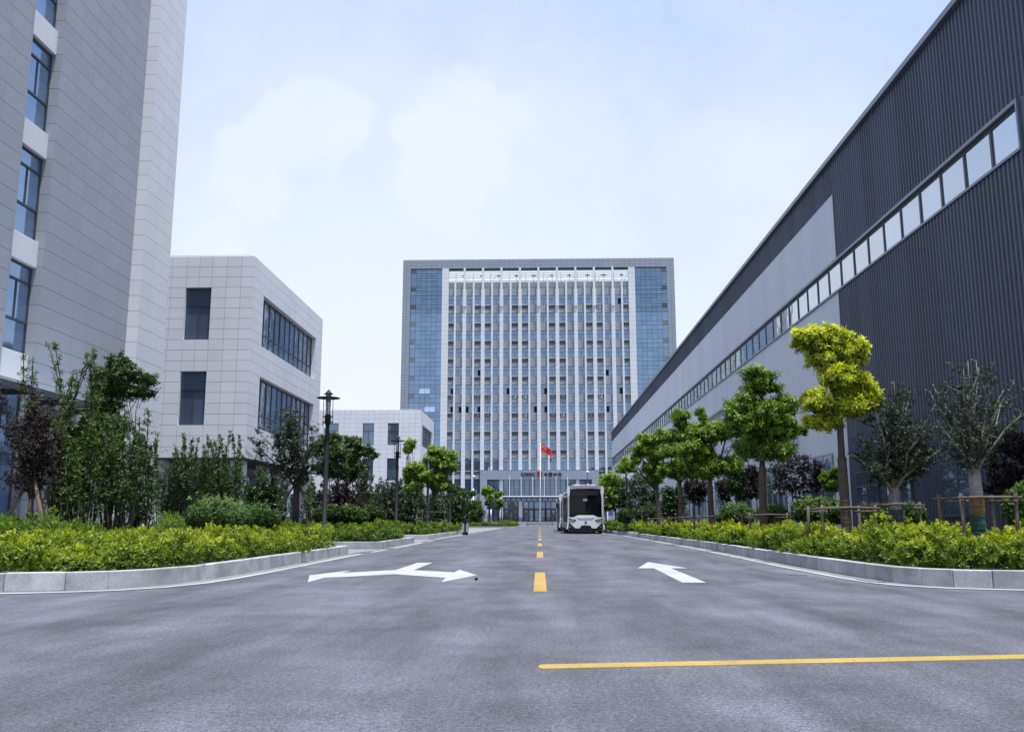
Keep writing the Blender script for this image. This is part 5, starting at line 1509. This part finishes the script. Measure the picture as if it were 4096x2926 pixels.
def shoots(label, clumps, Y, lm, bark, tops, per=5, m=60, k=5, ln=.05, wd=.02, side=.16, u0=.2, r=.012, tint=.4, name='shrub', cat='shrub', group=None, base=.15, lean=.12, fill=None, ydev=.5, spread=(20, 75)):
    """many upright stems, leaves all along them; clumps = base x in overview pixels, tops = (low, high) of the tips in overview pixels"""
    x0 = float(np.mean(clumps)); bx = at(x0, 1158, Y).x
    ln, wd, m = ln * 1.15, wd * 1.45, int(m * 1.5)
    t = thing(name, (bx, Y, base), label, cat, group)
    mb = MB(); PP, AA, TT_ = [], [], []
    for cx in clumps:
        for s in range(per):
            yy = Y + random.uniform(-ydev, ydev)
            b0 = at(cx + random.uniform(-4, 4), 1158, yy); b0.z = base - .04
            tp = at(cx + random.gauss(0, 1) * lean * 100, random.uniform(*tops), yy); tp.y += random.uniform(-.2, .2)
            path = crooked(b0, tp, .06 * (tp - b0).length, 6)
            mb.tube(path, [r * (1.1 - .9 * i / 6) + .002 for i in range(7)], 5)
            u = rng.uniform(u0, 1.0, m) ** .9
            seg = np.minimum((u * 6).astype(int), 5); fr = u * 6 - seg
            pa = np.array([list(p) for p in path])
            P = pa[seg] * (1 - fr[:, None]) + pa[seg + 1] * fr[:, None]
            a = rng.uniform(0, 6.28, m)
            out = np.stack([np.cos(a), np.sin(a), rng.uniform(.1, 1.0, m)], 1)
            P = P + out * (side * (1 - u * .85) * 1.5 * rng.uniform(.05, 1, m))[:, None]
            PP.append(P); AA.append(out + np.array([0, 0, .5])); TT_.append(tint * u * rng.uniform(.2, 1, m))
    P, A, T_ = np.concatenate(PP), np.concatenate(AA), np.concatenate(TT_)
    leaf_mesh('foliage', lm, *sprigs(P, A, k, ln, wd, spread, stem=ln * .7, tint=T_), t, (bx, Y, base))
    mb.build('stems', bark, t, True, kind='stuff')
    return t

def plant_all():
    # ---- hedges and low planting
    def h_left(x, y): return .36
    hedge('clipped yellow green hedge filling the left corner bed along the kerb', [(-13.8, 9.15), (-10, 9.65), (-6.4, 10.3), (-5.4, 10.65), (-4.95, 11.4), (-4.78, 12.4), (-4.78, 14.2), (-4.93, 21.8), (-6.9, 21.8), (-7.0, 15), (-8.2, 12.6), (-13.8, 11.4)], .40, L_HEDGE, tip=.95)
    hedge('yellow green hedge in the long right hand bed beside the avenue', [(5.4, 11.35), (6.4, 11.25), (10.8, 11.9), (10.8, 13.6), (8.2, 13.6), (7.5, 18), (7.4, 52), (5.33, 52), (5.23, 37), (5.13, 27), (4.78, 16), (4.8, 12.9), (4.95, 11.8)], .46, L_HEDGE, tip=.95)
    hedge('low green shrubs behind the yellow hedge in the left corner bed', [(-13.8, 11.6), (-8.4, 12.9), (-7.2, 15.2), (-7.1, 21.7), (-13.8, 21.7)], .58, L_GREEN, spacing=.55, ln=.05, wd=.017, tip=.8, dens=.75, name='low_shrubs', cat='shrubs', spread=(10, 60), hvar=.3)
    hedge('duller green hedge in the second left bed past the side path', [(-4.98, 27.1), (-5.08, 34.5), (-12.5, 34.5), (-12.5, 30), (-8, 29), (-8, 26.75), (-5.3, 26.75)], .50, L_HEDGE_FAR, tip=.6, spacing=.58)
    hedge('green hedge in the third left bed beside the litter bin', [(-5.38, 42), (-5.5, 62.6), (-8.0, 62.6), (-7.8, 43.5), (-13, 43.2), (-13, 41.6), (-5.6, 41.6)], .48, L_HEDGE_FAR, tip=.7, spacing=.62)
    hedge('small far hedge in the bed left of the tower entrance', [(-3.6, 131), (-3.6, 149), (-7, 149), (-7, 132), (-18, 132), (-18, 128.5), (-5.6, 128.5)], .55, L_HEDGE_FAR, tip=.8, spacing=.9, rad=.6)
    hedge('green hedge beside the parked buses', [(5.25, 58), (5.3, 119), (7.2, 119), (7.2, 57.6)], .50, L_HEDGE_FAR, tip=.7, spacing=.8, rad=.5)
    # ---- right hand row of camphor trees
    ROPE = lambda z0, z1: [(z0, z1, M_ROPE, 'rope_wrap')]
    g = 'camphor trees along the right hall'
    tree('yellow leaved tree with a straw wrapped trunk, tallest by the hall', 1880, 17.6,
         [(1795, 752, 42, 30, 0), (1850, 748, 42, 28, .3), (1886, 785, 34, 36, -.2), (1838, 795, 44, 28, .2), (1862, 838, 50, 30, -.2), (1905, 868, 36, 34, .2), (1930, 885, 26, 24, 0), (1812, 890, 34, 32, -.3), (1855, 898, 42, 30, .3), (1890, 905, 40, 24, -.3), (1815, 936, 26, 18, 0), (1850, 935, 26, 20, .3)],
         L_YELLOW, M_BARK, r0=.085, n=2300, k=8, ln=.095, wd=.046, trunk_top=3.1, tint=1.0, group=g, spread=(40, 105), up=.15, wrap=ROPE(.3, 2.0), shell=.55)
    tree('dark green layered tree with a separate round tuft at its top', 1697, 24.1,
         [(1683, 838, 40, 24, 0), (1688, 862, 44, 14, .1), (1662, 902, 34, 28, 0), (1632, 912, 28, 28, .2), (1700, 918, 48, 34, -.3), (1742, 898, 34, 26, .2), (1650, 950, 44, 30, -.2), (1706, 962, 46, 34, .2), (1738, 950, 34, 34, 0), (1668, 995, 44, 28, .1), (1718, 1000, 44, 28, -.2), (1774, 955, 20, 9, 0)],
         L_CAMPHOR, M_BARK, r0=.10, n=2500, k=8, ln=.12, wd=.045, trunk_top=2.75, tint=.55, group=g, spread=(45, 115), up=.1, wrap=ROPE(.3, 2.2))
    tree('green tree third from the hall corner with a thin sprout above', 1583, 31.2,
         [(1545, 965, 30, 24, 0), (1582, 960, 34, 26, .2), (1612, 952, 28, 30, -.2), (1530, 1002, 34, 24, -.2), (1562, 1005, 30, 24, .2), (1575, 1040, 34, 26, 0), (1612, 1035, 34, 28, .2), (1545, 1032, 24, 22, .3), (1552, 912, 9, 8, 0), (1560, 928, 7, 8, 0)],
         L_CAMPHOR, M_BARK, r0=.10, n=1900, k=8, ln=.125, wd=.05, trunk_top=2.6, tint=.75, group=g, spread=(45, 115), up=.1, wrap=ROPE(.3, 2.0))
    tree('green tree with a narrow upper tier, fourth from the hall corner', 1512, 38.3,
         [(1512, 925, 22, 18, 0), (1520, 945, 22, 12, .2), (1500, 968, 28, 20, .2), (1528, 975, 24, 22, -.2), (1490, 1000, 26, 20, 0), (1525, 1005, 26, 20, .2), (1500, 1040, 34, 22, 0), (1530, 1048, 24, 18, .2), (1478, 1045, 18, 16, .1)],
         L_CAMPHOR, M_BARK, r0=.09, n=1500, k=7, ln=.14, wd=.058, trunk_top=2.5, tint=.7, group=g, spread=(45, 115), up=.1, wrap=ROPE(.3, 2.2))
    tree('round headed green tree with a small tuft out to its left', 1462, 45.6,
         [(1440, 978, 24, 20, 0), (1468, 972, 20, 20, .2), (1425, 1000, 22, 18, .1), (1455, 1008, 26, 20, -.2), (1450, 1038, 26, 16, 0), (1450, 1062, 20, 14, .2), (1475, 1000, 16, 16, 0), (1412, 1018, 10, 13, 0)],
         L_CAMPHOR, M_BARK, r0=.10, n=1300, k=7, ln=.15, wd=.065, trunk_top=2.6, tint=.7, group=g, spread=(45, 115), up=.1, wrap=ROPE(.3, 2.2))
    tree('young tree with one small ball of leaves, right behind the oleander', 1391, 61.5, [(1391, 1030, 19, 15, 0), (1380, 1042, 14, 9, 0), (1402, 1042, 13, 8, 0)],
         L_CAMPHOR, M_BARK, r0=.07, n=550, k=6, ln=.16, wd=.075, trunk_top=4.0, tint=.8, group=g, spread=(45, 110), up=.2)
    tree('bright green tree right beside the bus roof', 1370, 68.0, [(1362, 1062, 20, 16, 0), (1345, 1070, 14, 12, .1), (1366, 1085, 18, 14, .2), (1350, 1095, 16, 14, 0), (1366, 1112, 15, 14, 0), (1350, 1122, 14, 14, .2)],
         L_CAMPHOR, M_BARK, r0=.08, n=900, k=6, ln=.17, wd=.08, trunk_top=1.6, tint=.9, group=g, spread=(45, 110), up=.2)
    tree('pale green tree behind the bright green tree beside the bus', 1346, 80.0, [(1344, 1062, 14, 10, 0), (1342, 1085, 12, 12, 0), (1346, 1110, 12, 14, 0)],
         L_CAMPHOR, M_BARK, r0=.08, n=600, k=6, ln=.18, wd=.085, trunk_top=1.6, tint=.9, group=g, spread=(45, 110), up=.2)
    for px, Y, w, lab in ((1868, 16.9, .94, 'wooden stake frame round the yellow tree'), (1697, 23.9, .95, 'wooden stake frame round the layered dark green tree'), (1578, 31.2, 1.0, 'wooden stake frame round the tree with a thin sprout'),
                          (1510, 38.2, 1.1, 'wooden stake frame round the tree with the narrow upper tier'), (1462, 45.6, 1.1, 'wooden stake frame round the round headed tree, farthest on the right')):
        p = at(px, 1158, Y); stake_frame(p.x, Y, w, w * .9, 1.02 if Y < 20 else .95, lab)
    # ---- two bare looking trees against the dark cladding
    g2 = 'thin crowned trees before the dark cladding'
    WR = [(.2, .95, M_NET_GREY, 'trunk_net')]
    vase('thin dark leaved tree with pale stems, its base wrapped in grey net', 1990, 17.4, 1.35,
         [(1955, 880), (1975, 850), (1998, 852), (2020, 872), (1925, 925), (1905, 970), (1945, 910), (2045, 905), (2062, 950), (2030, 890), (1895, 1010), (2068, 1000), (1985, 900), (2010, 930), (1960, 960), (1915, 1040), (2055, 1035)],
         L_DUSK, M_BARK_PALE, r0=.095, m=38, k=6, ln=.05, wd=.026, side=.22, tint=.3, group=g2, twigs=5, wrap=[(.2, 1.0, M_NET_GREY, 'trunk_net')])
    vase('spreading pale branched tree with a green net and straw round its trunk', 2172, 14.0, 1.50,
         [(2120, 825), (2145, 802), (2172, 798), (2195, 805), (2100, 842), (2068, 865), (2215, 830), (2245, 848), (2270, 850), (2050, 940), (2085, 905), (2075, 985), (2260, 900), (2280, 935), (2150, 860), (2200, 870), (2130, 880), (2240, 890), (2100, 960), (2235, 970)],
         L_DUSK, M_BARK_PALE, r0=.085, m=22, k=6, ln=.044, wd=.023, side=.17, tint=.4, group=g2, twigs=5, u0=.3,
         wrap=[(.2, .62, M_NET_GREY, 'lower_net'), (.62, .86, M_NET, 'green_net'), (.86, 1.14, M_STRAW, 'straw_wrap')])
    p = at(1992, 1158, 17.4); stake_frame(p.x - .15, 17.4, .84, .8, 1.08, 'wooden stake frame round the thin dark leaved tree, before the dark cladding')
    p = at(2160, 1158, 14.1); stake_frame(p.x + .08, 14.1, .80, .75, 1.14, 'wooden stake frame nearest the camera, at the right edge')
    # ---- purple leaved trees along the hall wall
    g3 = 'purple leaved trees along the hall wall'
    for lab, px, Y, bl, n in (('purple leaved tree below the third camphor, against the silver wall', 1547, 47.7, [(1535, 1080, 20, 20), (1560, 1082, 18, 18), (1547, 1103, 24, 16)], 800),
                              ('narrow purple shrub tree left of the staked layered tree', 1612, 40.0, [(1602, 1078, 13, 18), (1618, 1080, 12, 20), (1608, 1100, 15, 12)], 600),
                              ('tall narrow purple tree just left of the wrapped dark trunk', 1674, 35.0, [(1668, 1050, 15, 20), (1680, 1070, 15, 20), (1668, 1090, 16, 18)], 800),
                              ('broad purple tree with a short trunk before the first silver wall window', 1754, 30.0, [(1735, 1040, 28, 26), (1770, 1030, 28, 30), (1790, 1060, 18, 30), (1745, 1075, 34, 24), (1775, 1090, 24, 18)], 1300),
                              ('purple black tree filling the right edge behind the pale branched tree', 2232, 19.0, [(2215, 1000, 34, 30), (2250, 985, 34, 34), (2285, 1010, 34, 34), (2230, 1050, 40, 30), (2275, 1065, 36, 30), (2215, 1085, 26, 20)], 2000),
                              ('dark purple tree behind the thin dark leaved tree', 2022, 21.5, [(2010, 985, 30, 24), (2040, 1000, 30, 26), (2020, 1030, 36, 24), (1985, 1015, 26, 20)], 1100)):
        tree(lab, px, Y, bl, L_PLUM, M_BARK_DARK, r0=.06, n=int(n * .75), k=6, ln=.055 * max(1, Y / 26), wd=.03 * max(1, Y / 26), tint=.35, group=g3, stems=2, bare=1, spread=(20, 70), up=.6)
    tree('dark green tree behind the layered tree, against the silver wall', 1634, 37.5, [(1628, 1040, 18, 18), (1645, 1050, 18, 20), (1634, 1075, 22, 20), (1645, 1095, 16, 16)], L_DARK, M_BARK_DARK, r0=.06, n=900, k=6, ln=.09, wd=.04, tint=.5, up=.4)
    tree('small leafy tree in front of the silver wall window by the yellow tree', 1842, 26.0, [(1832, 1060, 14, 16), (1852, 1052, 12, 14), (1846, 1078, 20, 14)], L_CAMPHOR, M_BARK_DARK, r0=.04, n=450, k=6, ln=.07, wd=.035, tint=.4, up=.4, stems=2)
    tree('dark purple sapling in the window left of the yellow tree trunk', 1815, 28.0, [(1815, 1040, 10, 20), (1812, 1075, 12, 18)], L_PLUM, M_BARK_DARK, r0=.04, n=420, k=6, ln=.06, wd=.03, tint=.3, up=.5)
    # ---- bushes on the right
    bush('wide rounded green bush left of the layered tree trunk', [(1634, 1142, 40, 26), (1612, 1148, 24, 20)], 29.5, L_BUSH, 900, ln=.08, wd=.042, tint=.6)
    bush('rounded green bush right of the layered tree trunk', [(1715, 1142, 36, 24), (1736, 1148, 16, 16)], 30.5, L_BUSH, 700, ln=.08, wd=.042, tint=.6)
    bush('large green bush left of the yellow tree trunk', [(1790, 1133, 34, 30), (1828, 1130, 40, 28), (1856, 1140, 22, 22)], 24.0, L_BUSH, 1200, ln=.075, wd=.04, tint=.7)
    bush('dark green bush behind the stakes of the thin dark leaved tree', [(1950, 1142, 40, 26), (2010, 1140, 42, 24), (2038, 1152, 18, 16)], 20.0, L_BUSH, 1200, ln=.06, wd=.032, tint=.45)
    bush('green bush cut by the right edge of the picture', [(2262, 1125, 32, 44), (2285, 1110, 30, 40)], 15.2, L_BUSH, 900, ln=.06, wd=.032, tint=.6)
    bush('low dark bush at the foot of the oleander', [(1388, 1143, 18, 16)], 57.5, L_DARK, 450, ln=.12, wd=.06, tint=.4)
    bush('broad dark dome of a bush beside the round headed tree trunk', [(1432, 1141, 30, 17), (1452, 1140, 18, 16)], 53.0, L_DARK, 700, ln=.11, wd=.055, tint=.5)
    bush('tall dark oleander with pale blossoms right of the bus', [(1392, 1085, 20, 26), (1418, 1075, 22, 26), (1445, 1092, 22, 24), (1405, 1115, 30, 22), (1445, 1120, 26, 20), (1380, 1110, 14, 20)], 64.0, L_DARK, 1700, ln=.15, wd=.05, tint=.5, flowers=46, cat='shrub', name='oleander', up=.7)
    shoots('dark upright shrub between the oleander and the narrow tier tree', [1480, 1492, 1500], 50.0, L_DARK, M_BARK_DARK, (1075, 1100), per=8, m=40, ln=.10, wd=.05, side=.5, lean=.10, tint=.3)
    # ---- left: trees and shrubs before the grey block
    vase('dark red leaved tree with a bound trunk at the far left edge', 65, 17.0, 1.15,
         [(5, 870), (30, 850), (55, 842), (85, 855), (112, 885), (-10, 920), (120, 930), (20, 905), (60, 890), (95, 920), (-5, 960), (40, 940), (110, 970), (75, 950)],
         L_PLUM, M_BARK, r0=.045, m=52, k=6, ln=.046, wd=.022, side=.2, tint=.7, rb=.4, wrap=[(.3, 1.0, M_ROPE, 'rope_wrap')])
    tripod(at(65, 1158, 17.0).x, 17.0, 1.55, .75, 'slanting stakes propping the dark red tree')
    shoots('tall open tree of upright green tufted branches before the stone panels', [118, 122], 18.6, L_SHRUB, M_BARK, (752, 850), per=7, m=26, k=7, ln=.075, wd=.022, side=.30, u0=.42, r=.03, tint=.5, name='tree', cat='tree', lean=.50, spread=(40, 100))
    tree('dark red shrub tree left of the dark green camphor', 178, 19.2, [(165, 955, 22, 22), (195, 945, 22, 24), (180, 985, 26, 22), (205, 975, 18, 22), (185, 1015, 20, 18)], L_PLUM, M_BARK_DARK, r0=.05, n=900, k=6, ln=.05, wd=.024, tint=.45, up=.6, stems=2)
    p = at(120, 1158, 18.3)
    t = thing('pollard_tree', (p.x, 18.3, .15), 'thick rope bound trunk standing among stakes at the left', 'tree')
    prof = []
    for i in range(46): prof.append((.115 - .0006 * i + (.012 if i % 2 else 0), .0 + i * .033))
    MB().lathe((p.x, 18.3, .1), prof, 14).build('rope_wrap', M_ROPE, t)
    MB().tube([(p.x, 18.3, 1.5), (p.x + .02, 18.3, 2.2), (p.x - .05, 18.3, 3.0)], [.09, .07, .05], 9).build('stem', M_BARK_DARK, t, True)
    tripod(p.x, 18.3, 1.6, .7, 'slanting stakes round the thick rope bound trunk', (190, 250, 345, 60))
    tree('dark green camphor with a domed head in front of the pale pier', 262, 20.0, [(262, 800, 26, 20, 0), (240, 832, 34, 28, .2), (285, 830, 34, 28, -.2), (325, 845, 22, 14, 0), (225, 872, 28, 26, 0), (270, 868, 40, 26, .2), (315, 870, 26, 18, 0), (238, 905, 32, 24, -.2), (222, 935, 30, 22, .2), (265, 945, 26, 22, 0)],
         L_DARK, M_BARK, r0=.05, n=2000, k=7, ln=.075, wd=.032, trunk_top=2.9, tint=.7, spread=(35, 100), up=.2, bare=1, stems=2)
    shoots('light green upright shrub before the stone panels, left of the camphor', [150, 178, 205], 18.2, L_SHRUB, M_BARK_DARK, (915, 1010), per=7, m=70, k=5, ln=.05, wd=.017, side=.32, u0=.30, r=.02, lean=.24, tint=.7)
    shoots('tall green upright shrub under the domed camphor', [232, 255, 282], 18.8, L_SHRUB, M_BARK_DARK, (905, 980), per=8, m=80, k=5, ln=.05, wd=.017, side=.34, u0=.28, r=.024, lean=.24, tint=.5)
    shoots('darker upright shrub right of the domed camphor, against the pale pier', [302, 322], 19.4, L_DARK, M_BARK_DARK, (955, 1040), per=8, m=70, k=5, ln=.05, wd=.02, side=.30, u0=.25, r=.018, lean=.20, tint=.5)
    # dark mass of shrubs in front of the white block
    big = bush('dense dark evergreen shrub mass below the white block', [(380, 1085, 40, 60, .2), (425, 1070, 44, 60, -.2), (475, 1075, 44, 56, .2), (520, 1085, 34, 52, -.1), (400, 1130, 50, 34, 0), (480, 1125, 50, 34, 0)], 27.5, L_DARK, 4200, k=6, ln=.07, wd=.026, tint=.4, name='shrub', cat='shrub', up=.9, rough=.25, depth=.9)
    shoots('upright shoots of the tall shrub rising in front of the white block', [388, 410, 432, 452, 470, 492, 512, 530], 27.3, L_SHRUB, M_BARK_DARK, (955, 1020), per=3, m=46, k=4, ln=.075, wd=.024, side=.16, u0=.45, lean=.06, tint=.5, r=.01)
    shoots('lone bare looking shoot between the pier and the white block', [350, 352], 27.0, L_SHRUB, M_BARK_DARK, (945, 985), per=2, m=40, k=4, ln=.07, wd=.022, side=.12, u0=.3, lean=.03, tint=.4, r=.01)
    bush('round clipped bush bulging out of the left hedge', [(480, 1138, 62, 40), (520, 1146, 40, 32), (445, 1150, 34, 28)], 17.0, L_BUSH, 1900, ln=.055, wd=.020, tint=.75, spread=(40, 110), up=.3)
    bush('low green bush right of the round clipped bush', [(572, 1143, 34, 26), (600, 1150, 24, 20)], 21.0, L_BUSH, 800, ln=.055, wd=.026, tint=.5)
    vase('vase shaped tree with many thin stems before the ribbon windows', 655, 30.0, 1.9,
         [(640, 900), (625, 912), (660, 902), (605, 940), (680, 925), (700, 940), (575, 978), (568, 1010), (710, 975), (590, 960), (655, 930), (620, 960), (690, 985), (600, 1015), (705, 1010), (645, 980)],
         L_DUSK, M_BARK_DARK, r0=.10, m=38, k=6, ln=.075, wd=.036, side=.26, tint=.55, twigs=5, rb=.26, u0=.25)
    tripod(at(655, 1158, 30).x, 30.0, 2.0, 1.2, 'slanting stakes propping the vase shaped tree', (195, 340, 20))
    shoots('dark green shrub in the shade under the white block corner', [565, 590, 615], 32.0, L_DARK, M_BARK_DARK, (1040, 1090), per=7, m=60, k=5, ln=.085, wd=.035, side=.5, u0=.1, lean=.14, tint=.5)
    shoots('slim young green stem between the lamp and the vase shaped tree', [686], 21.0, L_SHRUB, M_BARK, (1050, 1075), per=2, m=34, k=4, ln=.06, wd=.02, side=.2, u0=.55, r=.016, lean=.03, tint=.4)
    tree('dark green camphor directly behind the nearest lamp', 738, 36.0, [(735, 975, 26, 20), (715, 1000, 22, 22), (750, 1005, 28, 26), (722, 1035, 26, 22), (752, 1045, 26, 22)], L_DARK, M_BARK, r0=.07, n=1200, k=7, ln=.11, wd=.045, tint=.85, spread=(35, 100), up=.2, stems=2, bare=2)
    tree('dark green camphor right of the nearest lamp, before the far white block', 790, 38.0, [(785, 985, 24, 18), (808, 1000, 22, 16), (825, 1012, 14, 10), (778, 1015, 26, 20), (800, 1040, 24, 18), (775, 1055, 24, 18)], L_DARK, M_BARK, r0=.07, n=1200, k=7, ln=.115, wd=.048, tint=.9, spread=(35, 100), up=.2, stems=2, bare=2)
    shoots('dark purple shrub under the two camphors behind the nearest lamp', [765, 785, 700, 745], 35.0, L_PLUM, M_BARK_DARK, (1060, 1100), per=6, m=55, k=5, ln=.09, wd=.045, side=.5, u0=.1, lean=.14, tint=.4)
    shoots('loose dark green shrub with one arching tip before the far white block', [812, 828], 36.5, L_DUSK, M_BARK_PALE, (1040, 1090), per=6, m=46, k=5, ln=.09, wd=.036, side=.35, u0=.15, lean=.16, tint=.7)
    bush('dull green bush left of the nearest lamp foot', [(738, 1137, 24, 18), (712, 1142, 18, 16)], 29.0, L_DARK, 700, ln=.085, wd=.042, tint=.7)
    bush('low spreading bush right of the nearest lamp foot', [(775, 1140, 28, 20), (800, 1146, 18, 14)], 29.5, L_BUSH, 800, ln=.085, wd=.04, tint=.5)
    bush('dark round bush before the second lamp', [(822, 1138, 20, 20), (840, 1146, 16, 15)], 31.5, L_DARK, 700, ln=.085, wd=.042, tint=.5)
    shoots('small twisted dark tree beside the second lamp', [858, 866], 43.0, L_DUSK, M_BARK_PALE, (1058, 1100), per=6, m=40, k=5, ln=.10, wd=.045, side=.5, u0=.2, lean=.14, tint=.5)
    shoots('dark shrub behind the second lamp', [880, 900], 45.0, L_DARK, M_BARK_DARK, (1070, 1110), per=7, m=50, k=5, ln=.11, wd=.05, side=.6, u0=.1, lean=.12, tint=.3)
    # ---- left: bright trees in the third bed
    tree('bright green tree with a tuft on a bare leader beside the second lamp', 920, 46.5, [(910, 985, 14, 12, 0), (905, 998, 10, 7, 0), (925, 1040, 22, 16, 0), (908, 1052, 14, 16, .2), (940, 1055, 16, 16, -.2), (920, 1075, 24, 16, .1), (915, 1092, 20, 12, 0)], L_CAMPHOR, M_BARK, r0=.09, n=1100, k=7, ln=.15, wd=.065, trunk_top=2.4, tint=.85, spread=(45, 110), up=.15)
    tree('full rounded bright green tree in front of the far white block', 955, 53.0, [(970, 1002, 24, 16, 0), (995, 1010, 20, 16, .2), (960, 1025, 20, 18, -.2), (985, 1035, 26, 18, .2), (1000, 1035, 14, 18, 0), (975, 1058, 24, 16, 0), (985, 1078, 20, 12, .1), (962, 1072, 16, 14, 0)], L_CAMPHOR, M_BARK_DARK, r0=.12, n=1500, k=7, ln=.16, wd=.07, trunk_top=2.4, tint=.8, spread=(45, 110), up=.15)
    for px, Y, w, lab in ((908, 46.4, 1.5, 'wooden stake frame round the tree with the bare leader'), (958, 53.0, 1.7, 'wooden stake frame round the full rounded bright tree')):
        p = at(px, 1158, Y); stake_frame(p.x, Y, w, w * .8, 1.35, lab)
    shoots('dark reedy shrubs filling the gap behind the third bed', [935, 955, 975, 1000, 1018], 62.0, L_DARK, M_BARK_DARK, (1085, 1118), per=7, m=40, k=5, ln=.15, wd=.045, side=.7, u0=.05, lean=.10, tint=.4)
    # ---- far left bed before the tower
    tree('far wide dark green tree before the tower, behind the fourth lamp', 1012, 134.0, [(1005, 1085, 16, 10), (1022, 1092, 14, 9), (1038, 1100, 12, 7), (1000, 1105, 14, 9), (1050, 1095, 8, 5)], L_DARK, M_BARK_DARK, r0=.12, n=900, k=6, ln=.30, wd=.14, tint=.9, trunk_top=2.5, bare=3)
    shoots('far dark bamboo like shrubs left of the tower entrance', [1000, 1012, 1025, 1038, 1050, 1060], 137.0, L_SHRUB, M_BARK_DARK, (1108, 1128), per=8, m=40, k=5, ln=.32, wd=.08, side=1.0, u0=.05, lean=.06, tint=.5, ydev=1.2)
    bush('far round bush at the left lamp foot', [(1010, 1145, 12, 10)], 130.5, L_SHRUB, 350, ln=.25, wd=.12, tint=.5)
    bush('far dark bush left of the grey portal', [(1054, 1143, 14, 11), (1066, 1136, 8, 8)], 131.5, L_DARK, 450, ln=.25, wd=.12, tint=.4)
    tree('small bright tree before the left side of the grey portal', 1088, 132.5, [(1083, 1086, 12, 7), (1078, 1094, 10, 5), (1086, 1104, 9, 9), (1083, 1116, 7, 5)], L_CAMPHOR, M_BARK, r0=.11, n=650, k=6, ln=.28, wd=.13, tint=.9, trunk_top=3.6, spread=(45, 110), up=.2)
    tree('small loose tree left of the entrance doors', 1108, 136.0, [(1103, 1098, 7, 6), (1114, 1094, 5, 4), (1106, 1112, 8, 6), (1113, 1118, 5, 7), (1104, 1126, 5, 4)], L_CAMPHOR, M_BARK, r0=.09, n=420, k=6, ln=.26, wd=.12, tint=.8, trunk_top=2.6, spread=(45, 110), up=.2)
def litter():
    n = 90; P = []
    for _ in range(n):
        if True:
            y = random.uniform(11, 30); x = random.choice((-4.42 + abs(random.gauss(0, .12)), 4.38 - abs(random.gauss(0, .12))))
        else: x, y = random.uniform(-4.2, 4.2), random.uniform(6, 30)
        P.append((x, y, .012))
    a = rng.uniform(0, 6.28, n)
    D = np.stack([np.cos(a), np.sin(a), np.zeros(n)], 1); N = np.tile([0, 0, 1.0], (n, 1)) + rng.normal(0, .15, (n, 3))
    o = leaf_mesh('fallen_leaves', L_YELLOW, np.array(P), D, N, rng.uniform(.03, .07, n), rng.uniform(.015, .03, n), rng.uniform(0, 1, n), None, (0, 0, 0))
    o['kind'] = 'stuff'
plant_all()
litter()
